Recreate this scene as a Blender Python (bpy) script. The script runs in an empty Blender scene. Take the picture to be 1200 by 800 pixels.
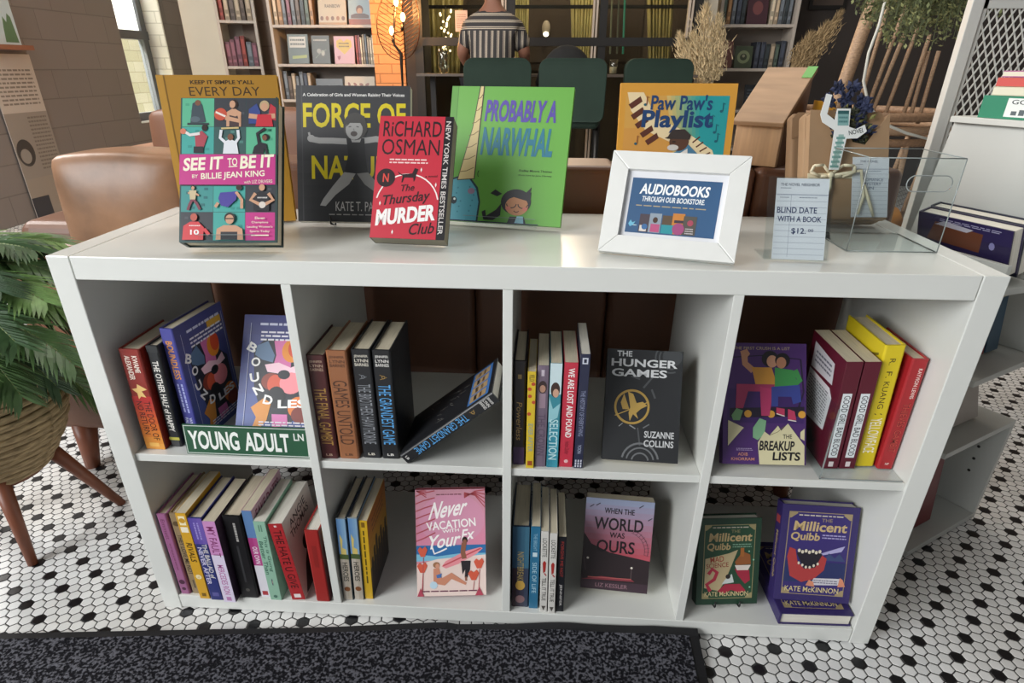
import bpy, bmesh, math, random
from mathutils import Vector, Matrix, Euler
from mathutils.geometry import tessellate_polygon
random.seed(7)
SC = bpy.context.scene
COL = SC.collection
R = math.radians

# ------------------------------------------------------------------ camera
cam_d = bpy.data.cameras.new('camera'); cam = bpy.data.objects.new('camera', cam_d); COL.objects.link(cam)
cam.location = (0.05266, -0.91994, 1.02784)
cam.rotation_euler = (1.0901270, -0.0037717, 0.0627452)
cam_d.sensor_width = 36.0; cam_d.lens = 727.902 * 36 / 1200
cam_d.shift_x = 7.856 / 1200; cam_d.shift_y = 58.739 / 1200
cam_d.clip_start = 0.02; cam_d.clip_end = 60
SC.camera = cam
# ------------------------------------------------------------------ look and light
SC.view_settings.view_transform = 'Standard'; SC.view_settings.look = 'None'
SC.view_settings.exposure = 0.0; SC.view_settings.gamma = 1.0; SC.view_settings.use_curve_mapping = False
wd = bpy.data.worlds.new('world'); SC.world = wd; wd.use_nodes = True
wd.node_tree.nodes['Background'].inputs[0].default_value = (0.93, 0.97, 1.0, 1)
wd.node_tree.nodes['Background'].inputs[1].default_value = 0.20

def area(name, loc, tgt, sx, sy, power, color=(1, 1, 1)):
    d = bpy.data.lights.new(name, 'AREA'); d.shape = 'RECTANGLE'; d.size = sx; d.size_y = sy
    d.energy = power; d.color = color
    o = bpy.data.objects.new(name, d); COL.objects.link(o); o.location = loc
    o.rotation_euler = (Vector(tgt) - Vector(loc)).to_track_quat('-Z', 'Y').to_euler()
    return o
# the big side window on the left of the viewer and the shop front behind the viewer
area('daylight_side_window', (-3.3, -2.95, 2.35), (0, -2.75, .9), 3.1, 2.3, 300, (0.97, 0.99, 1.0))
area('daylight_shop_front', (0.6, -4.2, 1.9), (0.3, 0, 0.6), 4.5, 2.2, 5, (0.95, 0.98, 1.0))
area('daylight_outside_yard', (-4.6, 4.6, 3.2), (-5.2, 6.0, 1.0), 1.0, 1.6, 800, (1.0, 0.99, 0.95))
area('added_lounge_fill', (-3.3, 1.6, 2.6), (0.2, 4.6, 1.0), 2.2, 1.4, 170, (1.0, 0.97, 0.93))  # added fill with no window behind it, brightens the lounge background
area('added_overhead_fill', (0.3, 1.9, 3.15), (0.3, 1.9, 0), 3.0, 1.2, 62, (1.0, 0.96, 0.90))  # added overhead fill without a fixture, brightens the bookcase top and sofa

# ------------------------------------------------------------------ materials
def lin(h):
    h = h.lstrip('#'); out = []
    for i in (0, 2, 4):
        c = int(h[i:i + 2], 16) / 255
        out.append(c / 12.92 if c <= 0.04045 else ((c + 0.055) / 1.055) ** 2.4)
    return (*out, 1)
_M = {}
def mt(hexc, rough=0.5, spec=0.5, metal=0.0, noise=0.0, nscale=20, bump=0.0, coat=0.0, vec=None):
    key = (hexc, rough, spec, metal, noise, nscale, bump, coat, vec)
    if key in _M: return _M[key]
    m = bpy.data.materials.new('mat_' + hexc.strip('#')); m.use_nodes = True
    nt = m.node_tree; b = nt.nodes['Principled BSDF']
    b.inputs['Base Color'].default_value = lin(hexc); b.inputs['Roughness'].default_value = rough
    b.inputs['Specular IOR Level'].default_value = spec; b.inputs['Metallic'].default_value = metal
    b.inputs['Coat Weight'].default_value = coat; b.inputs['Coat Roughness'].default_value = 0.1
    if noise or bump:
        tc = nt.nodes.new('ShaderNodeTexCoord'); mp = nt.nodes.new('ShaderNodeMapping')
        nt.links.new(tc.outputs['Object'], mp.inputs[0])
        if vec: mp.inputs['Scale'].default_value = vec
        n = nt.nodes.new('ShaderNodeTexNoise'); n.inputs['Scale'].default_value = nscale; n.inputs['Detail'].default_value = 5
        nt.links.new(mp.outputs[0], n.inputs['Vector'])
        if noise:
            r = nt.nodes.new('ShaderNodeValToRGB'); c = lin(hexc)
            r.color_ramp.elements[0].position = 0.3; r.color_ramp.elements[1].position = 0.7
            r.color_ramp.elements[0].color = [v * (1 - noise) for v in c[:3]] + [1]
            r.color_ramp.elements[1].color = [min(1, v * (1 + noise)) for v in c[:3]] + [1]
            nt.links.new(n.outputs['Fac'], r.inputs[0]); nt.links.new(r.outputs[0], b.inputs['Base Color'])
        if bump:
            bp = nt.nodes.new('ShaderNodeBump'); bp.inputs['Strength'].default_value = bump; bp.inputs['Distance'].default_value = 0.01
            nt.links.new(n.outputs['Fac'], bp.inputs['Height']); nt.links.new(bp.outputs[0], b.inputs['Normal'])
    _M[key] = m; return m
def C(h): return mt(h, 0.38)            # printed ink
def emit(hexc, strength):
    m = bpy.data.materials.new('glow'); m.use_nodes = True; b = m.node_tree.nodes['Principled BSDF']
    b.inputs['Base Color'].default_value = lin(hexc); b.inputs['Emission Color'].default_value = lin(hexc)
    b.inputs['Emission Strength'].default_value = strength; return m
def clear(hexc, rough=0.02, base=.022, name='clear', edge=.25):
    m = bpy.data.materials.new(name); m.use_nodes = True; nt = m.node_tree
    for n in list(nt.nodes): nt.nodes.remove(n)
    o = nt.nodes.new('ShaderNodeOutputMaterial'); mix = nt.nodes.new('ShaderNodeMixShader')
    t = nt.nodes.new('ShaderNodeBsdfTransparent'); g = nt.nodes.new('ShaderNodeBsdfGlossy'); lw = nt.nodes.new('ShaderNodeLayerWeight')
    pw = nt.nodes.new('ShaderNodeMath'); pw.operation = 'POWER'; pw.inputs[1].default_value = 5; ma = nt.nodes.new('ShaderNodeMath'); ma.operation = 'MULTIPLY_ADD'; ma.inputs[1].default_value = edge; ma.inputs[2].default_value = base
    lw.inputs[0].default_value = .5
    nt.links.new(lw.outputs['Facing'], pw.inputs[0]); nt.links.new(pw.outputs[0], ma.inputs[0])
    t.inputs[0].default_value = lin(hexc); g.inputs['Roughness'].default_value = rough
    nt.links.new(ma.outputs[0], mix.inputs[0]); nt.links.new(t.outputs[0], mix.inputs[1]); nt.links.new(g.outputs[0], mix.inputs[2])
    nt.links.new(mix.outputs[0], o.inputs[0]); return m

def hex_floor():
    m = bpy.data.materials.new('hex_tile'); m.use_nodes = True; nt = m.node_tree; L = nt.links; b = nt.nodes['Principled BSDF']
    def nd(op, *ins):
        n = nt.nodes.new('ShaderNodeMath'); n.operation = op
        for i, v in enumerate(ins):
            if isinstance(v, (int, float)): n.inputs[i].default_value = v
            else: L.new(v, n.inputs[i])
        return n.outputs[0]
    tc = nt.nodes.new('ShaderNodeTexCoord'); mp = nt.nodes.new('ShaderNodeMapping'); mp.vector_type = 'TEXTURE'
    mp.inputs['Location'].default_value = (0.6388, -0.0114, 0); mp.inputs['Rotation'].default_value = (0, 0, R(7.55))
    mp.inputs['Scale'].default_value = (0.0251, 0.0251, 1); L.new(tc.outputs['Object'], mp.inputs[0])
    sp = nt.nodes.new('ShaderNodeSeparateXYZ'); L.new(mp.outputs[0], sp.inputs[0]); u, v = sp.outputs[0], sp.outputs[1]
    S3 = math.sqrt(3)
    def cell(u, v):
        iu = nd('ROUND', u); iv = nd('ROUND', nd('DIVIDE', v, S3))
        du = nd('ABSOLUTE', nd('SUBTRACT', u, iu)); dv = nd('ABSOLUTE', nd('SUBTRACT', v, nd('MULTIPLY', iv, S3)))
        d = nd('MAXIMUM', du, nd('ADD', nd('MULTIPLY', du, 0.5), nd('MULTIPLY', dv, S3 / 2)))
        return iu, iv, d
    ia, ja, da = cell(u, v)
    ib, jb, db = cell(nd('SUBTRACT', u, 0.5), nd('SUBTRACT', v, S3 / 2))
    useA = nd('LESS_THAN', da, db); d = nd('MINIMUM', da, db)
    k = nd('ADD', ia, nd('MULTIPLY', ja, 2.0))
    isb = nd('MULTIPLY', useA, nd('LESS_THAN', nd('ABSOLUTE', nd('SUBTRACT', nd('FLOORED_MODULO', nd('ADD', k, 0.5), 4.0), 0.5)), 0.25))
    rid = nt.nodes.new('ShaderNodeTexWhiteNoise'); cb = nt.nodes.new('ShaderNodeCombineXYZ')
    L.new(nd('ADD', nd('MULTIPLY', useA, ia), nd('MULTIPLY', nd('SUBTRACT', 1.0, useA), nd('ADD', ib, 0.37))), cb.inputs[0])
    L.new(nd('ADD', nd('MULTIPLY', useA, ja), nd('MULTIPLY', nd('SUBTRACT', 1.0, useA), jb)), cb.inputs[1]); L.new(cb.outputs[0], rid.inputs['Vector'])
    wr = nt.nodes.new('ShaderNodeValToRGB'); L.new(rid.outputs['Value'], wr.inputs[0])
    wr.color_ramp.elements[0].color = lin('#dcdcdb'); wr.color_ramp.elements[1].color = lin('#eeeeed')
    ns = nt.nodes.new('ShaderNodeTexNoise'); ns.inputs['Scale'].default_value = 2.2; ns.inputs['Detail'].default_value = 4; L.new(tc.outputs['Object'], ns.inputs['Vector'])
    dr = nt.nodes.new('ShaderNodeValToRGB'); L.new(ns.outputs['Fac'], dr.inputs[0])
    dr.color_ramp.elements[0].position = .35; dr.color_ramp.elements[1].position = .6
    dr.color_ramp.elements[0].color = (0.9, 0.875, 0.84, 1); dr.color_ramp.elements[1].color = (1, 1, 1, 1)
    mu = nt.nodes.new('ShaderNodeMix'); mu.data_type = 'RGBA'; mu.blend_type = 'MULTIPLY'; mu.inputs[0].default_value = 1
    L.new(wr.outputs[0], mu.inputs[6]); L.new(dr.outputs[0], mu.inputs[7])
    m1 = nt.nodes.new('ShaderNodeMix'); m1.data_type = 'RGBA'; L.new(isb, m1.inputs[0]); L.new(mu.outputs[2], m1.inputs[6]); m1.inputs[7].default_value = lin('#17171a')
    gr = nd('GREATER_THAN', d, 0.455)
    m2 = nt.nodes.new('ShaderNodeMix'); m2.data_type = 'RGBA'; L.new(gr, m2.inputs[0]); L.new(m1.outputs[2], m2.inputs[6]); m2.inputs[7].default_value = lin('#2b2a2a')
    L.new(m2.outputs[2], b.inputs['Base Color'])
    L.new(nd('ADD', 0.28, nd('MULTIPLY', gr, 0.5)), b.inputs['Roughness'])
    hr = nt.nodes.new('ShaderNodeMapRange'); hr.inputs[1].default_value = .40; hr.inputs[2].default_value = .47; hr.inputs[3].default_value = 1; hr.inputs[4].default_value = 0
    L.new(d, hr.inputs[0]); bp = nt.nodes.new('ShaderNodeBump'); bp.inputs['Strength'].default_value = .5; bp.inputs['Distance'].default_value = .002
    L.new(hr.outputs[0], bp.inputs['Height']); L.new(bp.outputs[0], b.inputs['Normal'])
    return m

# ------------------------------------------------------------------ mesh builder
class MB:
    def __init__(s): s.v = []; s.f = []; s.m = []; s.mats = []; s.smooth = []
    def mi(s, m):
        if m not in s.mats: s.mats.append(m)
        return s.mats.index(m)
    def add(s, vs, fs, m, smooth=False):
        o = len(s.v); s.v += [tuple(v) for v in vs]; k = s.mi(m)
        for f in fs: s.f.append([i + o for i in f]); s.m.append(k); s.smooth.append(smooth)
        return s
    def hexa(s, p, m):      # 8 corners: bottom ring, top ring
        return s.add(p, [(3, 2, 1, 0), (4, 5, 6, 7), (0, 1, 5, 4), (1, 2, 6, 5), (2, 3, 7, 6), (3, 0, 4, 7)], m)
    def box(s, x0, x1, y0, y1, z0, z1, m):
        return s.hexa([(x0, y0, z0), (x1, y0, z0), (x1, y1, z0), (x0, y1, z0), (x0, y0, z1), (x1, y0, z1), (x1, y1, z1), (x0, y1, z1)], m)
    def prism(s, poly, axis, a, b, m):      # extrude 2D polygon along an axis
        def P(p, t): return {'x': (t, p[0], p[1]), 'y': (p[0], t, p[1]), 'z': (p[0], p[1], t)}[axis]
        n = len(poly); vs = [P(p, a) for p in poly] + [P(p, b) for p in poly]
        tr = tessellate_polygon([[Vector((p[0], p[1], 0)) for p in poly]])
        fs = [tuple(t) for t in tr] + [tuple(i + n for i in t[::-1]) for t in tr] + [(i, (i + 1) % n, (i + 1) % n + n, i + n) for i in range(n)]
        return s.add(vs, fs, m)
    def tube(s, pts, r, m, n=8, cap=True):
        pts = [Vector(p) for p in pts]; k = len(pts); rs = r if isinstance(r, (list, tuple)) else [r] * k
        vs = []; fs = []; up = None
        for i, p in enumerate(pts):
            d = (pts[min(i + 1, k - 1)] - pts[max(i - 1, 0)]).normalized()
            if up is None: up = Vector((0, 0, 1)) if abs(d.z) < 0.9 else Vector((1, 0, 0))
            a = d.cross(up); a = a.normalized() if a.length > 1e-6 else d.orthogonal().normalized()
            b = a.cross(d).normalized(); up = b
            for j in range(n):
                t = 2 * math.pi * j / n; vs.append(p + (a * math.cos(t) + b * math.sin(t)) * rs[i])
        for i in range(k - 1):
            for j in range(n): fs.append((i * n + j, i * n + (j + 1) % n, (i + 1) * n + (j + 1) % n, (i + 1) * n + j))
        if cap: fs += [tuple(range(n))[::-1], tuple((k - 1) * n + j for j in range(n))]
        return s.add(vs, fs, m, True)
    def lathe(s, prof, m, n=28, c=(0, 0, 0)):
        vs = []; fs = []
        for (r, z) in prof:
            for j in range(n):
                t = 2 * math.pi * j / n; vs.append((c[0] + r * math.cos(t), c[1] + r * math.sin(t), c[2] + z))
        for i in range(len(prof) - 1):
            for j in range(n): fs.append((i * n + j, i * n + (j + 1) % n, (i + 1) * n + (j + 1) % n, (i + 1) * n + j))
        return s.add(vs, fs, m, True)
    def ball(s, c, r, m, n=12, k=8):
        rx, ry, rz = r if isinstance(r, (tuple, list)) else (r, r, r); vs = []; fs = []
        for i in range(k + 1):
            a = math.pi * i / k
            for j in range(n):
                t = 2 * math.pi * j / n; vs.append((c[0] + rx * math.sin(a) * math.cos(t), c[1] + ry * math.sin(a) * math.sin(t), c[2] + rz * math.cos(a)))
        for i in range(k):
            for j in range(n): fs.append((i * n + j, (i + 1) * n + j, (i + 1) * n + (j + 1) % n, i * n + (j + 1) % n))
        return s.add(vs, fs, m, True)
    def build(s, name, parent=None, bevel=0, seg=2, **kw):
        me = bpy.data.meshes.new(name); me.from_pydata(s.v, [], s.f)
        for m in s.mats: me.materials.append(m)
        me.polygons.foreach_set('material_index', s.m); me.polygons.foreach_set('use_smooth', s.smooth); me.update()
        o = bpy.data.objects.new(name, me); COL.objects.link(o)
        if parent: o.parent = parent
        if bevel:
            bv = o.modifiers.new('bevel', 'BEVEL'); bv.width = bevel; bv.segments = seg; bv.limit_method = 'ANGLE'; bv.angle_limit = R(40)
        for k, v in kw.items(): o[k] = v
        return o
def thing(name, label, cat, loc=(0, 0, 0), rot=(0, 0, 0), group=None):
    o = bpy.data.objects.new(name, None); COL.objects.link(o); o.empty_display_size = .02
    o.location = loc; o.rotation_euler = rot; o['label'] = label; o['category'] = cat
    if group: o['group'] = group
    return o
def tag(o, label, cat, group=None):
    o['label'] = label; o['category'] = cat
    if group: o['group'] = group
    return o
def struct(o): o['kind'] = 'structure'; return o
def recalc(o):
    bm = bmesh.new(); bm.from_mesh(o.data); bmesh.ops.recalc_face_normals(bm, faces=bm.faces); bm.to_mesh(o.data); bm.free(); return o
def soften(o, lv=2):
    sb = o.modifiers.new('soft', 'SUBSURF'); sb.levels = lv; sb.render_levels = lv; return o

# ------------------------------------------------------------------ flat print on covers, cards and signs
_T = {}
def text_mesh(body, bold):
    key = (body, bold)
    if key in _T: return _T[key]
    cu = bpy.data.curves.new('lettering', 'FONT'); cu.body = body; cu.offset = bold; cu.resolution_u = 3
    ob = bpy.data.objects.new('lettering', cu); me = bpy.data.meshes.new_from_object(ob)
    vs = [(v.co.x, v.co.y) for v in me.vertices]; fs = [tuple(p.vertices) for p in me.polygons]
    bpy.data.objects.remove(ob); bpy.data.curves.remove(cu); bpy.data.meshes.remove(me)
    xs = [v[0] for v in vs]; ys = [v[1] for v in vs]
    x0, x1, y0, y1 = min(xs), max(xs), min(ys), max(ys)
    vs = [((x - x0) / (x1 - x0), (y - y0) / max(y1 - y0, 1e-6)) for x, y in vs]
    _T[key] = (vs, fs); return _T[key]
class Pr:
    """2D drawing board: w x h, normalised coordinates 0..1, origin bottom left, on a plane in the mesh builder"""
    def __init__(s, mb, o, ux, uy, n, w, h): s.mb, s.o, s.ux, s.uy, s.n, s.w, s.h, s.k = mb, Vector(o), Vector(ux), Vector(uy), Vector(n), w, h, 1
    def pt(s, u, v): u = min(1.0, max(0.0, u)); v = min(1.0, max(0.0, v)); return s.o + s.ux * (u * s.w) + s.uy * (v * s.h) + s.n * (0.0001 + 0.00004 * s.k)
    def poly(s, pts, c, up=True):
        if up: s.k += 1
        tr = tessellate_polygon([[Vector((p[0] * s.w, p[1] * s.h, 0)) for p in pts]])
        s.mb.add([s.pt(*p) for p in pts], [tuple(t) for t in tr], C(c)); return s
    def rect(s, a, b, c, d, col, up=True): return s.poly([(a, b), (c, b), (c, d), (a, d)], col, up)
    def ell(s, cu, cv, ru, rv, col, n=20, rot=0, up=True):      # radii in fractions of WIDTH (on a spine: of its length, and of its thickness when they differ)
        a = s.w / s.h; out = []
        if s.w > s.h * 4 and ru != rv: rv = rv / a
        for i in range(n):
            t = 2 * math.pi * i / n; x = ru * math.cos(t); y = rv * math.sin(t)
            x, y = x * math.cos(rot) - y * math.sin(rot), x * math.sin(rot) + y * math.cos(rot)
            out.append((cu + x, cv + y * a))
        return s.poly(out, col, up)
    def line(s, pts, wd, col, up=True):                          # width in fractions of WIDTH
        a = s.w / s.h; P = [Vector((p[0], p[1] / a)) for p in pts]; l = []; r = []
        for i, p in enumerate(P):
            d = (P[min(i + 1, len(P) - 1)] - P[max(i - 1, 0)]); d = d.normalized() if d.length > 0 else Vector((1, 0)); q = Vector((-d.y, d.x)) * wd / 2
            l.append(p + q); r.append(p - q)
        if up: s.k += 1
        vs = [s.pt(p.x, p.y * a) for p in l] + [s.pt(p.x, p.y * a) for p in r]; n = len(P)
        s.mb.add(vs, [(i, i + 1, n + i + 1, n + i) for i in range(n - 1)], C(col)); return s
    def arc(s, cu, cv, ru, rv, a0, a1, wd, col, n=14):
        a = s.w / s.h
        return s.line([(cu + ru * math.cos(R(a0 + (a1 - a0) * i / n)), cv + rv * a * math.sin(R(a0 + (a1 - a0) * i / n))) for i in range(n + 1)], wd, col)
    def txt(s, body, a, b, c, d, col, bold=0.0, shear=0.0, rot=0, up=True):
        vs, fs = text_mesh(body, bold)
        if up: s.k += 1
        out = []
        A = s.w / s.h; cu, cv = (a + c) / 2, (b + d) / 2
        for x, y in vs:
            X = a + (c - a) * x + shear * (d - b) * (y - .5) / A; Y = b + (d - b) * y
            if rot:
                dx, dy = X - cu, (Y - cv) / A; t = R(rot)
                X, Y = cu + dx * math.cos(t) - dy * math.sin(t), cv + (dx * math.sin(t) + dy * math.cos(t)) * A
            out.append(s.pt(X, Y))
        s.mb.add(out, fs, C(col)); return s
    def dashes(s, a, b, c, d, rows, col, seed=1):                # unreadably small print
        rnd = random.Random(seed); s.k += 1; hh = (d - b) / rows
        for i in range(rows):
            x = a; y = d - (i + 1) * hh
            while x < c - .01:
                w = min((c - a) * rnd.uniform(.06, .16), c - x)
                s.rect(x, y + hh * .25, x + w, y + hh * .7, col, False); x += w + (c - a) * .025
        return s
    def grad(s, a, b, c, d, c0, c1, n=9):                        # bands from bottom colour to top colour
        s.k += 1; A = [int(c0[i:i + 2], 16) for i in (1, 3, 5)]; B = [int(c1[i:i + 2], 16) for i in (1, 3, 5)]
        for i in range(n):
            t = i / max(1, n - 1); h = '#%02x%02x%02x' % tuple(int(A[j] + (B[j] - A[j]) * t) for j in range(3))
            s.rect(a, b + (d - b) * i / n, c, b + (d - b) * (i + 1) / n, h, False)
        return s
    def person(s, x, y, h, skin, top, bottom, hair='#2a211e', arms=((-.5, .2), (.5, .2)), legs=((-.25, 0), (.25, 0)), lean=0):
        """small standing figure, feet at (x, y), height h (fraction of board height)"""
        a = s.w / s.h; W = h / a
        hip = (x, y + h * .48); sh = (x + lean * W, y + h * .80); hd = (x + lean * W * 1.25, y + h * .92)
        for lx, ly in legs:
            kx = x + lx * W * .6; s.line([hip, (kx, y + h * .25), (x + lx * W, y + ly * h)], W * .11, bottom)
        for ax, ay in arms:
            s.line([sh, (sh[0] + ax * W * .55, sh[1] + (ay - .05) * h * .5), (sh[0] + ax * W, sh[1] + ay * h)], W * .075, skin)
        s.poly([(sh[0] - W * .15, sh[1] + h * .02), (sh[0] + W * .15, sh[1] + h * .02), (hip[0] + W * .11, hip[1] - h * .04), (hip[0] - W * .11, hip[1] - h * .04)], top)
        s.ell(hd[0], hd[1] + h * .015, W * .085, W * .095, hair, 12); s.ell(hd[0], hd[1] - h * .005, W * .065, W * .08, skin, 12)
        return s

# ------------------------------------------------------------------ books
PAGE = mt('#cfc4ac', .8, .2, noise=.12, nscale=900, vec=(.02, 1, .02)); PAGEW = mt('#d9d4c8', .8, .2, noise=.1, nscale=900, vec=(.02, 1, .02))
def book(label, W, H, T, col, loc, rot, front=None, spine=None, back=None, hard=True, group=None, name='book', pages=None, cat='book', spinecol=None, lean=0, backcol=None):
    """face-out frame: x cover width from the spine, y thickness (front cover at y=0), z height"""
    r = thing(name, label, cat, loc, (0, 0, 0), group)
    r.rotation_euler = (Matrix.Rotation(R(lean), 3, 'Y') @ Euler([R(a) for a in rot]).to_matrix()).to_euler()
    b = .0026 if hard else .0007; e = .003 if hard else .0004
    cm = mt(col, .36, .45); sm = mt(spinecol or col, .36, .45); bm_ = mt(backcol or col, .36, .45)
    mb = MB(); ch = min(.003, T * .2) if hard else .0008
    mb.box(b, W, 0, b, 0, H, cm); mb.box(b, W, T - b, T, 0, H, bm_)
    mb.prism([(b, 0), (ch * .4, ch * .35), (0, ch), (0, T - ch), (ch * .4, T - ch * .35), (b, T), (b * 1.6, T - .0002), (b * 1.6, .0002)], 'z', 0, H, sm)
    if front: front(Pr(mb, (0, 0, 0), (1, 0, 0), (0, 0, 1), (0, -1, 0), W, H))
    if spine:      # drawn with x running down the spine and y to the right of it
        spine(Pr(mb, (0, T - ch * .3, H), (0, 0, -1), (0, -1, 0), (-1, 0, 0), H, T - ch * .6))
    if back: back(Pr(mb, (W, T, 0), (-1, 0, 0), (0, 0, 1), (0, 1, 0), W, H))
    mb.build('cover', r)
    p = MB(); p.box(b, W - e, b, T - b, e, H - e, pages or PAGE); p.build('pages', r)
    return r

# ================================================================== SETTING
fl = MB(); fl.add([(-5.5, -4, 0), (5.5, -4, 0), (5.5, 9, 0), (-5.5, 9, 0)], [(0, 1, 2, 3)], hex_floor()); struct(fl.build('floor'))
# sight lines of the camera, used to read true positions off the photograph
_Rm = Euler(cam.rotation_euler).to_matrix(); _C = Vector(cam.location)
def ray(px, py): return _Rm @ Vector(((px - 592.144) / 727.902, -(py - 458.739) / 727.902, -1))
def onz(px, py, z): d = ray(px, py); return _C + d * ((z - _C.z) / d.z)
def ony(px, py, y): d = ray(px, py); return _C + d * ((y - _C.y) / d.y)
def onx(px, py, x): d = ray(px, py); return _C + d * ((x - _C.x) / d.x)
def onp(px, py, o, n): d = ray(px, py); return _C + d * ((Vector(o) - _C).dot(n) / d.dot(n))

def blocks(name, c1, c2, mortar, bw, bh, axes, rough=.7, msize=.012, bump=.25):
    m = bpy.data.materials.new(name); m.use_nodes = True; nt = m.node_tree; L = nt.links; b = nt.nodes['Principled BSDF']; b.inputs['Roughness'].default_value = rough
    tc = nt.nodes.new('ShaderNodeTexCoord'); sp = nt.nodes.new('ShaderNodeSeparateXYZ'); cb = nt.nodes.new('ShaderNodeCombineXYZ'); L.new(tc.outputs['Object'], sp.inputs[0])
    L.new(sp.outputs[axes[0]], cb.inputs[0]); L.new(sp.outputs[axes[1]], cb.inputs[1])
    br = nt.nodes.new('ShaderNodeTexBrick'); L.new(cb.outputs[0], br.inputs['Vector']); br.inputs['Scale'].default_value = 1
    br.inputs['Brick Width'].default_value = bw; br.inputs['Row Height'].default_value = bh; br.inputs['Mortar Size'].default_value = msize * .5; br.inputs['Mortar Smooth'].default_value = .6
    br.inputs['Color1'].default_value = lin(c1); br.inputs['Color2'].default_value = lin(c2); br.inputs['Mortar'].default_value = lin(mortar)
    L.new(br.outputs['Color'], b.inputs['Base Color']); bp = nt.nodes.new('ShaderNodeBump'); bp.invert = True; bp.inputs['Strength'].default_value = bump; bp.inputs['Distance'].default_value = .01
    L.new(br.outputs['Fac'], bp.inputs['Height']); L.new(bp.outputs[0], b.inputs['Normal']); return m
BLOCK = blocks('painted_block', '#78726f', '#7d7673', '#6b6562', .4, .2, (1, 2), .45)
BLOCKX = blocks('painted_block_x', '#6c5a4c', '#726053', '#5d4d41', .4, .2, (0, 2), .5)
PLAST = mt('#6f6258', .8, noise=.04, nscale=3); CREAM = mt('#cfc6b4', .7, noise=.03, nscale=3)
XW = -3.75
# left wall with a window opening from y 5.2 to 5.9
m = MB()
m.box(XW - .25, XW, 1.6, 5.19, 0, 3.2, BLOCK); m.box(XW - .25, XW, 5.19, 5.92, 0, .55, BLOCK); m.box(XW - .25, XW, 5.19, 5.92, 2.1, 3.2, BLOCK); m.box(XW - .25, XW, 5.92, 7.2, 0, 3.2, BLOCK)
struct(m.build('wall_left'))
m = MB(); m.box(XW - .0, XW + .004, 5.92, 5.93, .5, 2.1, mt('#d9d2c4', .6)); m.box(XW - .27, XW - .0, 5.914, 5.919, .55, 2.1, blocks('jamb', '#d9d3c6', '#cfc8ba', '#b9b1a2', .4, .1, (0, 2), .6)); struct(m.build('trim_1'))  # pale facing, the window light on the jamb put into its colour
GF = mt('#5d5e62', .45)
w1 = MB(); xg = XW - .2
w1.box(xg - .03, xg + .03, 5.19, 5.25, .55, 2.1, GF); w1.box(xg - .03, xg + .03, 5.83, 5.914, .55, 2.1, GF); w1.box(xg - .03, xg + .03, 5.19, 5.914, .55, .62, GF); w1.box(xg - .03, xg + .04, 5.19, 5.914, 1.255, 1.33, GF); w1.box(xg - .03, xg + .03, 5.19, 5.914, 2.04, 2.1, GF)
wo = struct(w1.build('window_1'))
g = MB(); g.box(xg - .004, xg + .004, 5.25, 5.83, .62, 1.255, clear('#f4f7f6', name='pane')); g.build('pane', wo)
bl = bpy.data.materials.new('roller_blind'); bl.use_nodes = True; nt_ = bl.node_tree; tr_ = nt_.nodes.new('ShaderNodeBsdfTranslucent'); tr_.inputs[0].default_value = lin('#eef2f4'); df_ = nt_.nodes['Principled BSDF']; df_.inputs['Base Color'].default_value = lin('#e8ecee'); ad_ = nt_.nodes.new('ShaderNodeMixShader'); ad_.inputs[0].default_value = .75
nt_.links.new(df_.outputs[0], ad_.inputs[1]); nt_.links.new(tr_.outputs[0], ad_.inputs[2]); nt_.links.new(ad_.outputs[0], nt_.nodes['Material Output'].inputs[0])
g = MB(); g.box(xg - .003, xg + .003, 5.25, 5.83, 1.33, 2.04, bl); g.build('blind', wo)
m = MB(); m.box(-5.4, -5.2, 3.6, 8.5, 0, 3.5, blocks('outside_brick', '#c9bf9d', '#d8cfb4', '#b1a688', .3, .12, (1, 2), .8)); struct(m.build('wall_outside'))
# back wall, column, ceiling
YB = 5.72
m = MB(); m.box(-3.3, -1.18, YB, YB + .15, 0, 3.2, BLOCKX); m.box(-1.2, -1.05, 5.12, 5.6, 0, 3.2, mt('#2b2320', .7)); m.box(1.36, 4.4, YB, YB + .15, 0, 3.2, mt('#3b3532', .7, noise=.04, nscale=3)); struct(m.build('wall_back'))
m = MB(); m.box(-3.75, -3.3, 6.3, 6.45, 0, 3.2, PLAST); struct(m.build('wall_far'))
m = MB(); m.box(-3.35, -2.98, 5.55, 5.95, 0, 3.2, CREAM); struct(m.build('trim_2'))
BRICK = blocks('orange_brick', '#c98a58', '#d49360', '#a8744a', .22, .075, (0, 2), .75, .012, .5)
m = MB(); m.box(-1.47, -1.19, 5.12, 5.6, 0, 3.2, BRICK); struct(m.build('trim_3'))
m = MB(); m.box(1.24, 1.38, 5.0, 5.5, 0, 3.2, CREAM); struct(m.build('trim_4'))
m = MB(); m.box(4.4, 4.55, -1, 6, 0, 3.2, PLAST); struct(m.build('wall_right'))
m = MB(); m.box(-4.2, 4.6, -1.2, 7.4, 3.2, 3.3, mt('#8b8378', .8)); struct(m.build('ceiling'))
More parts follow.
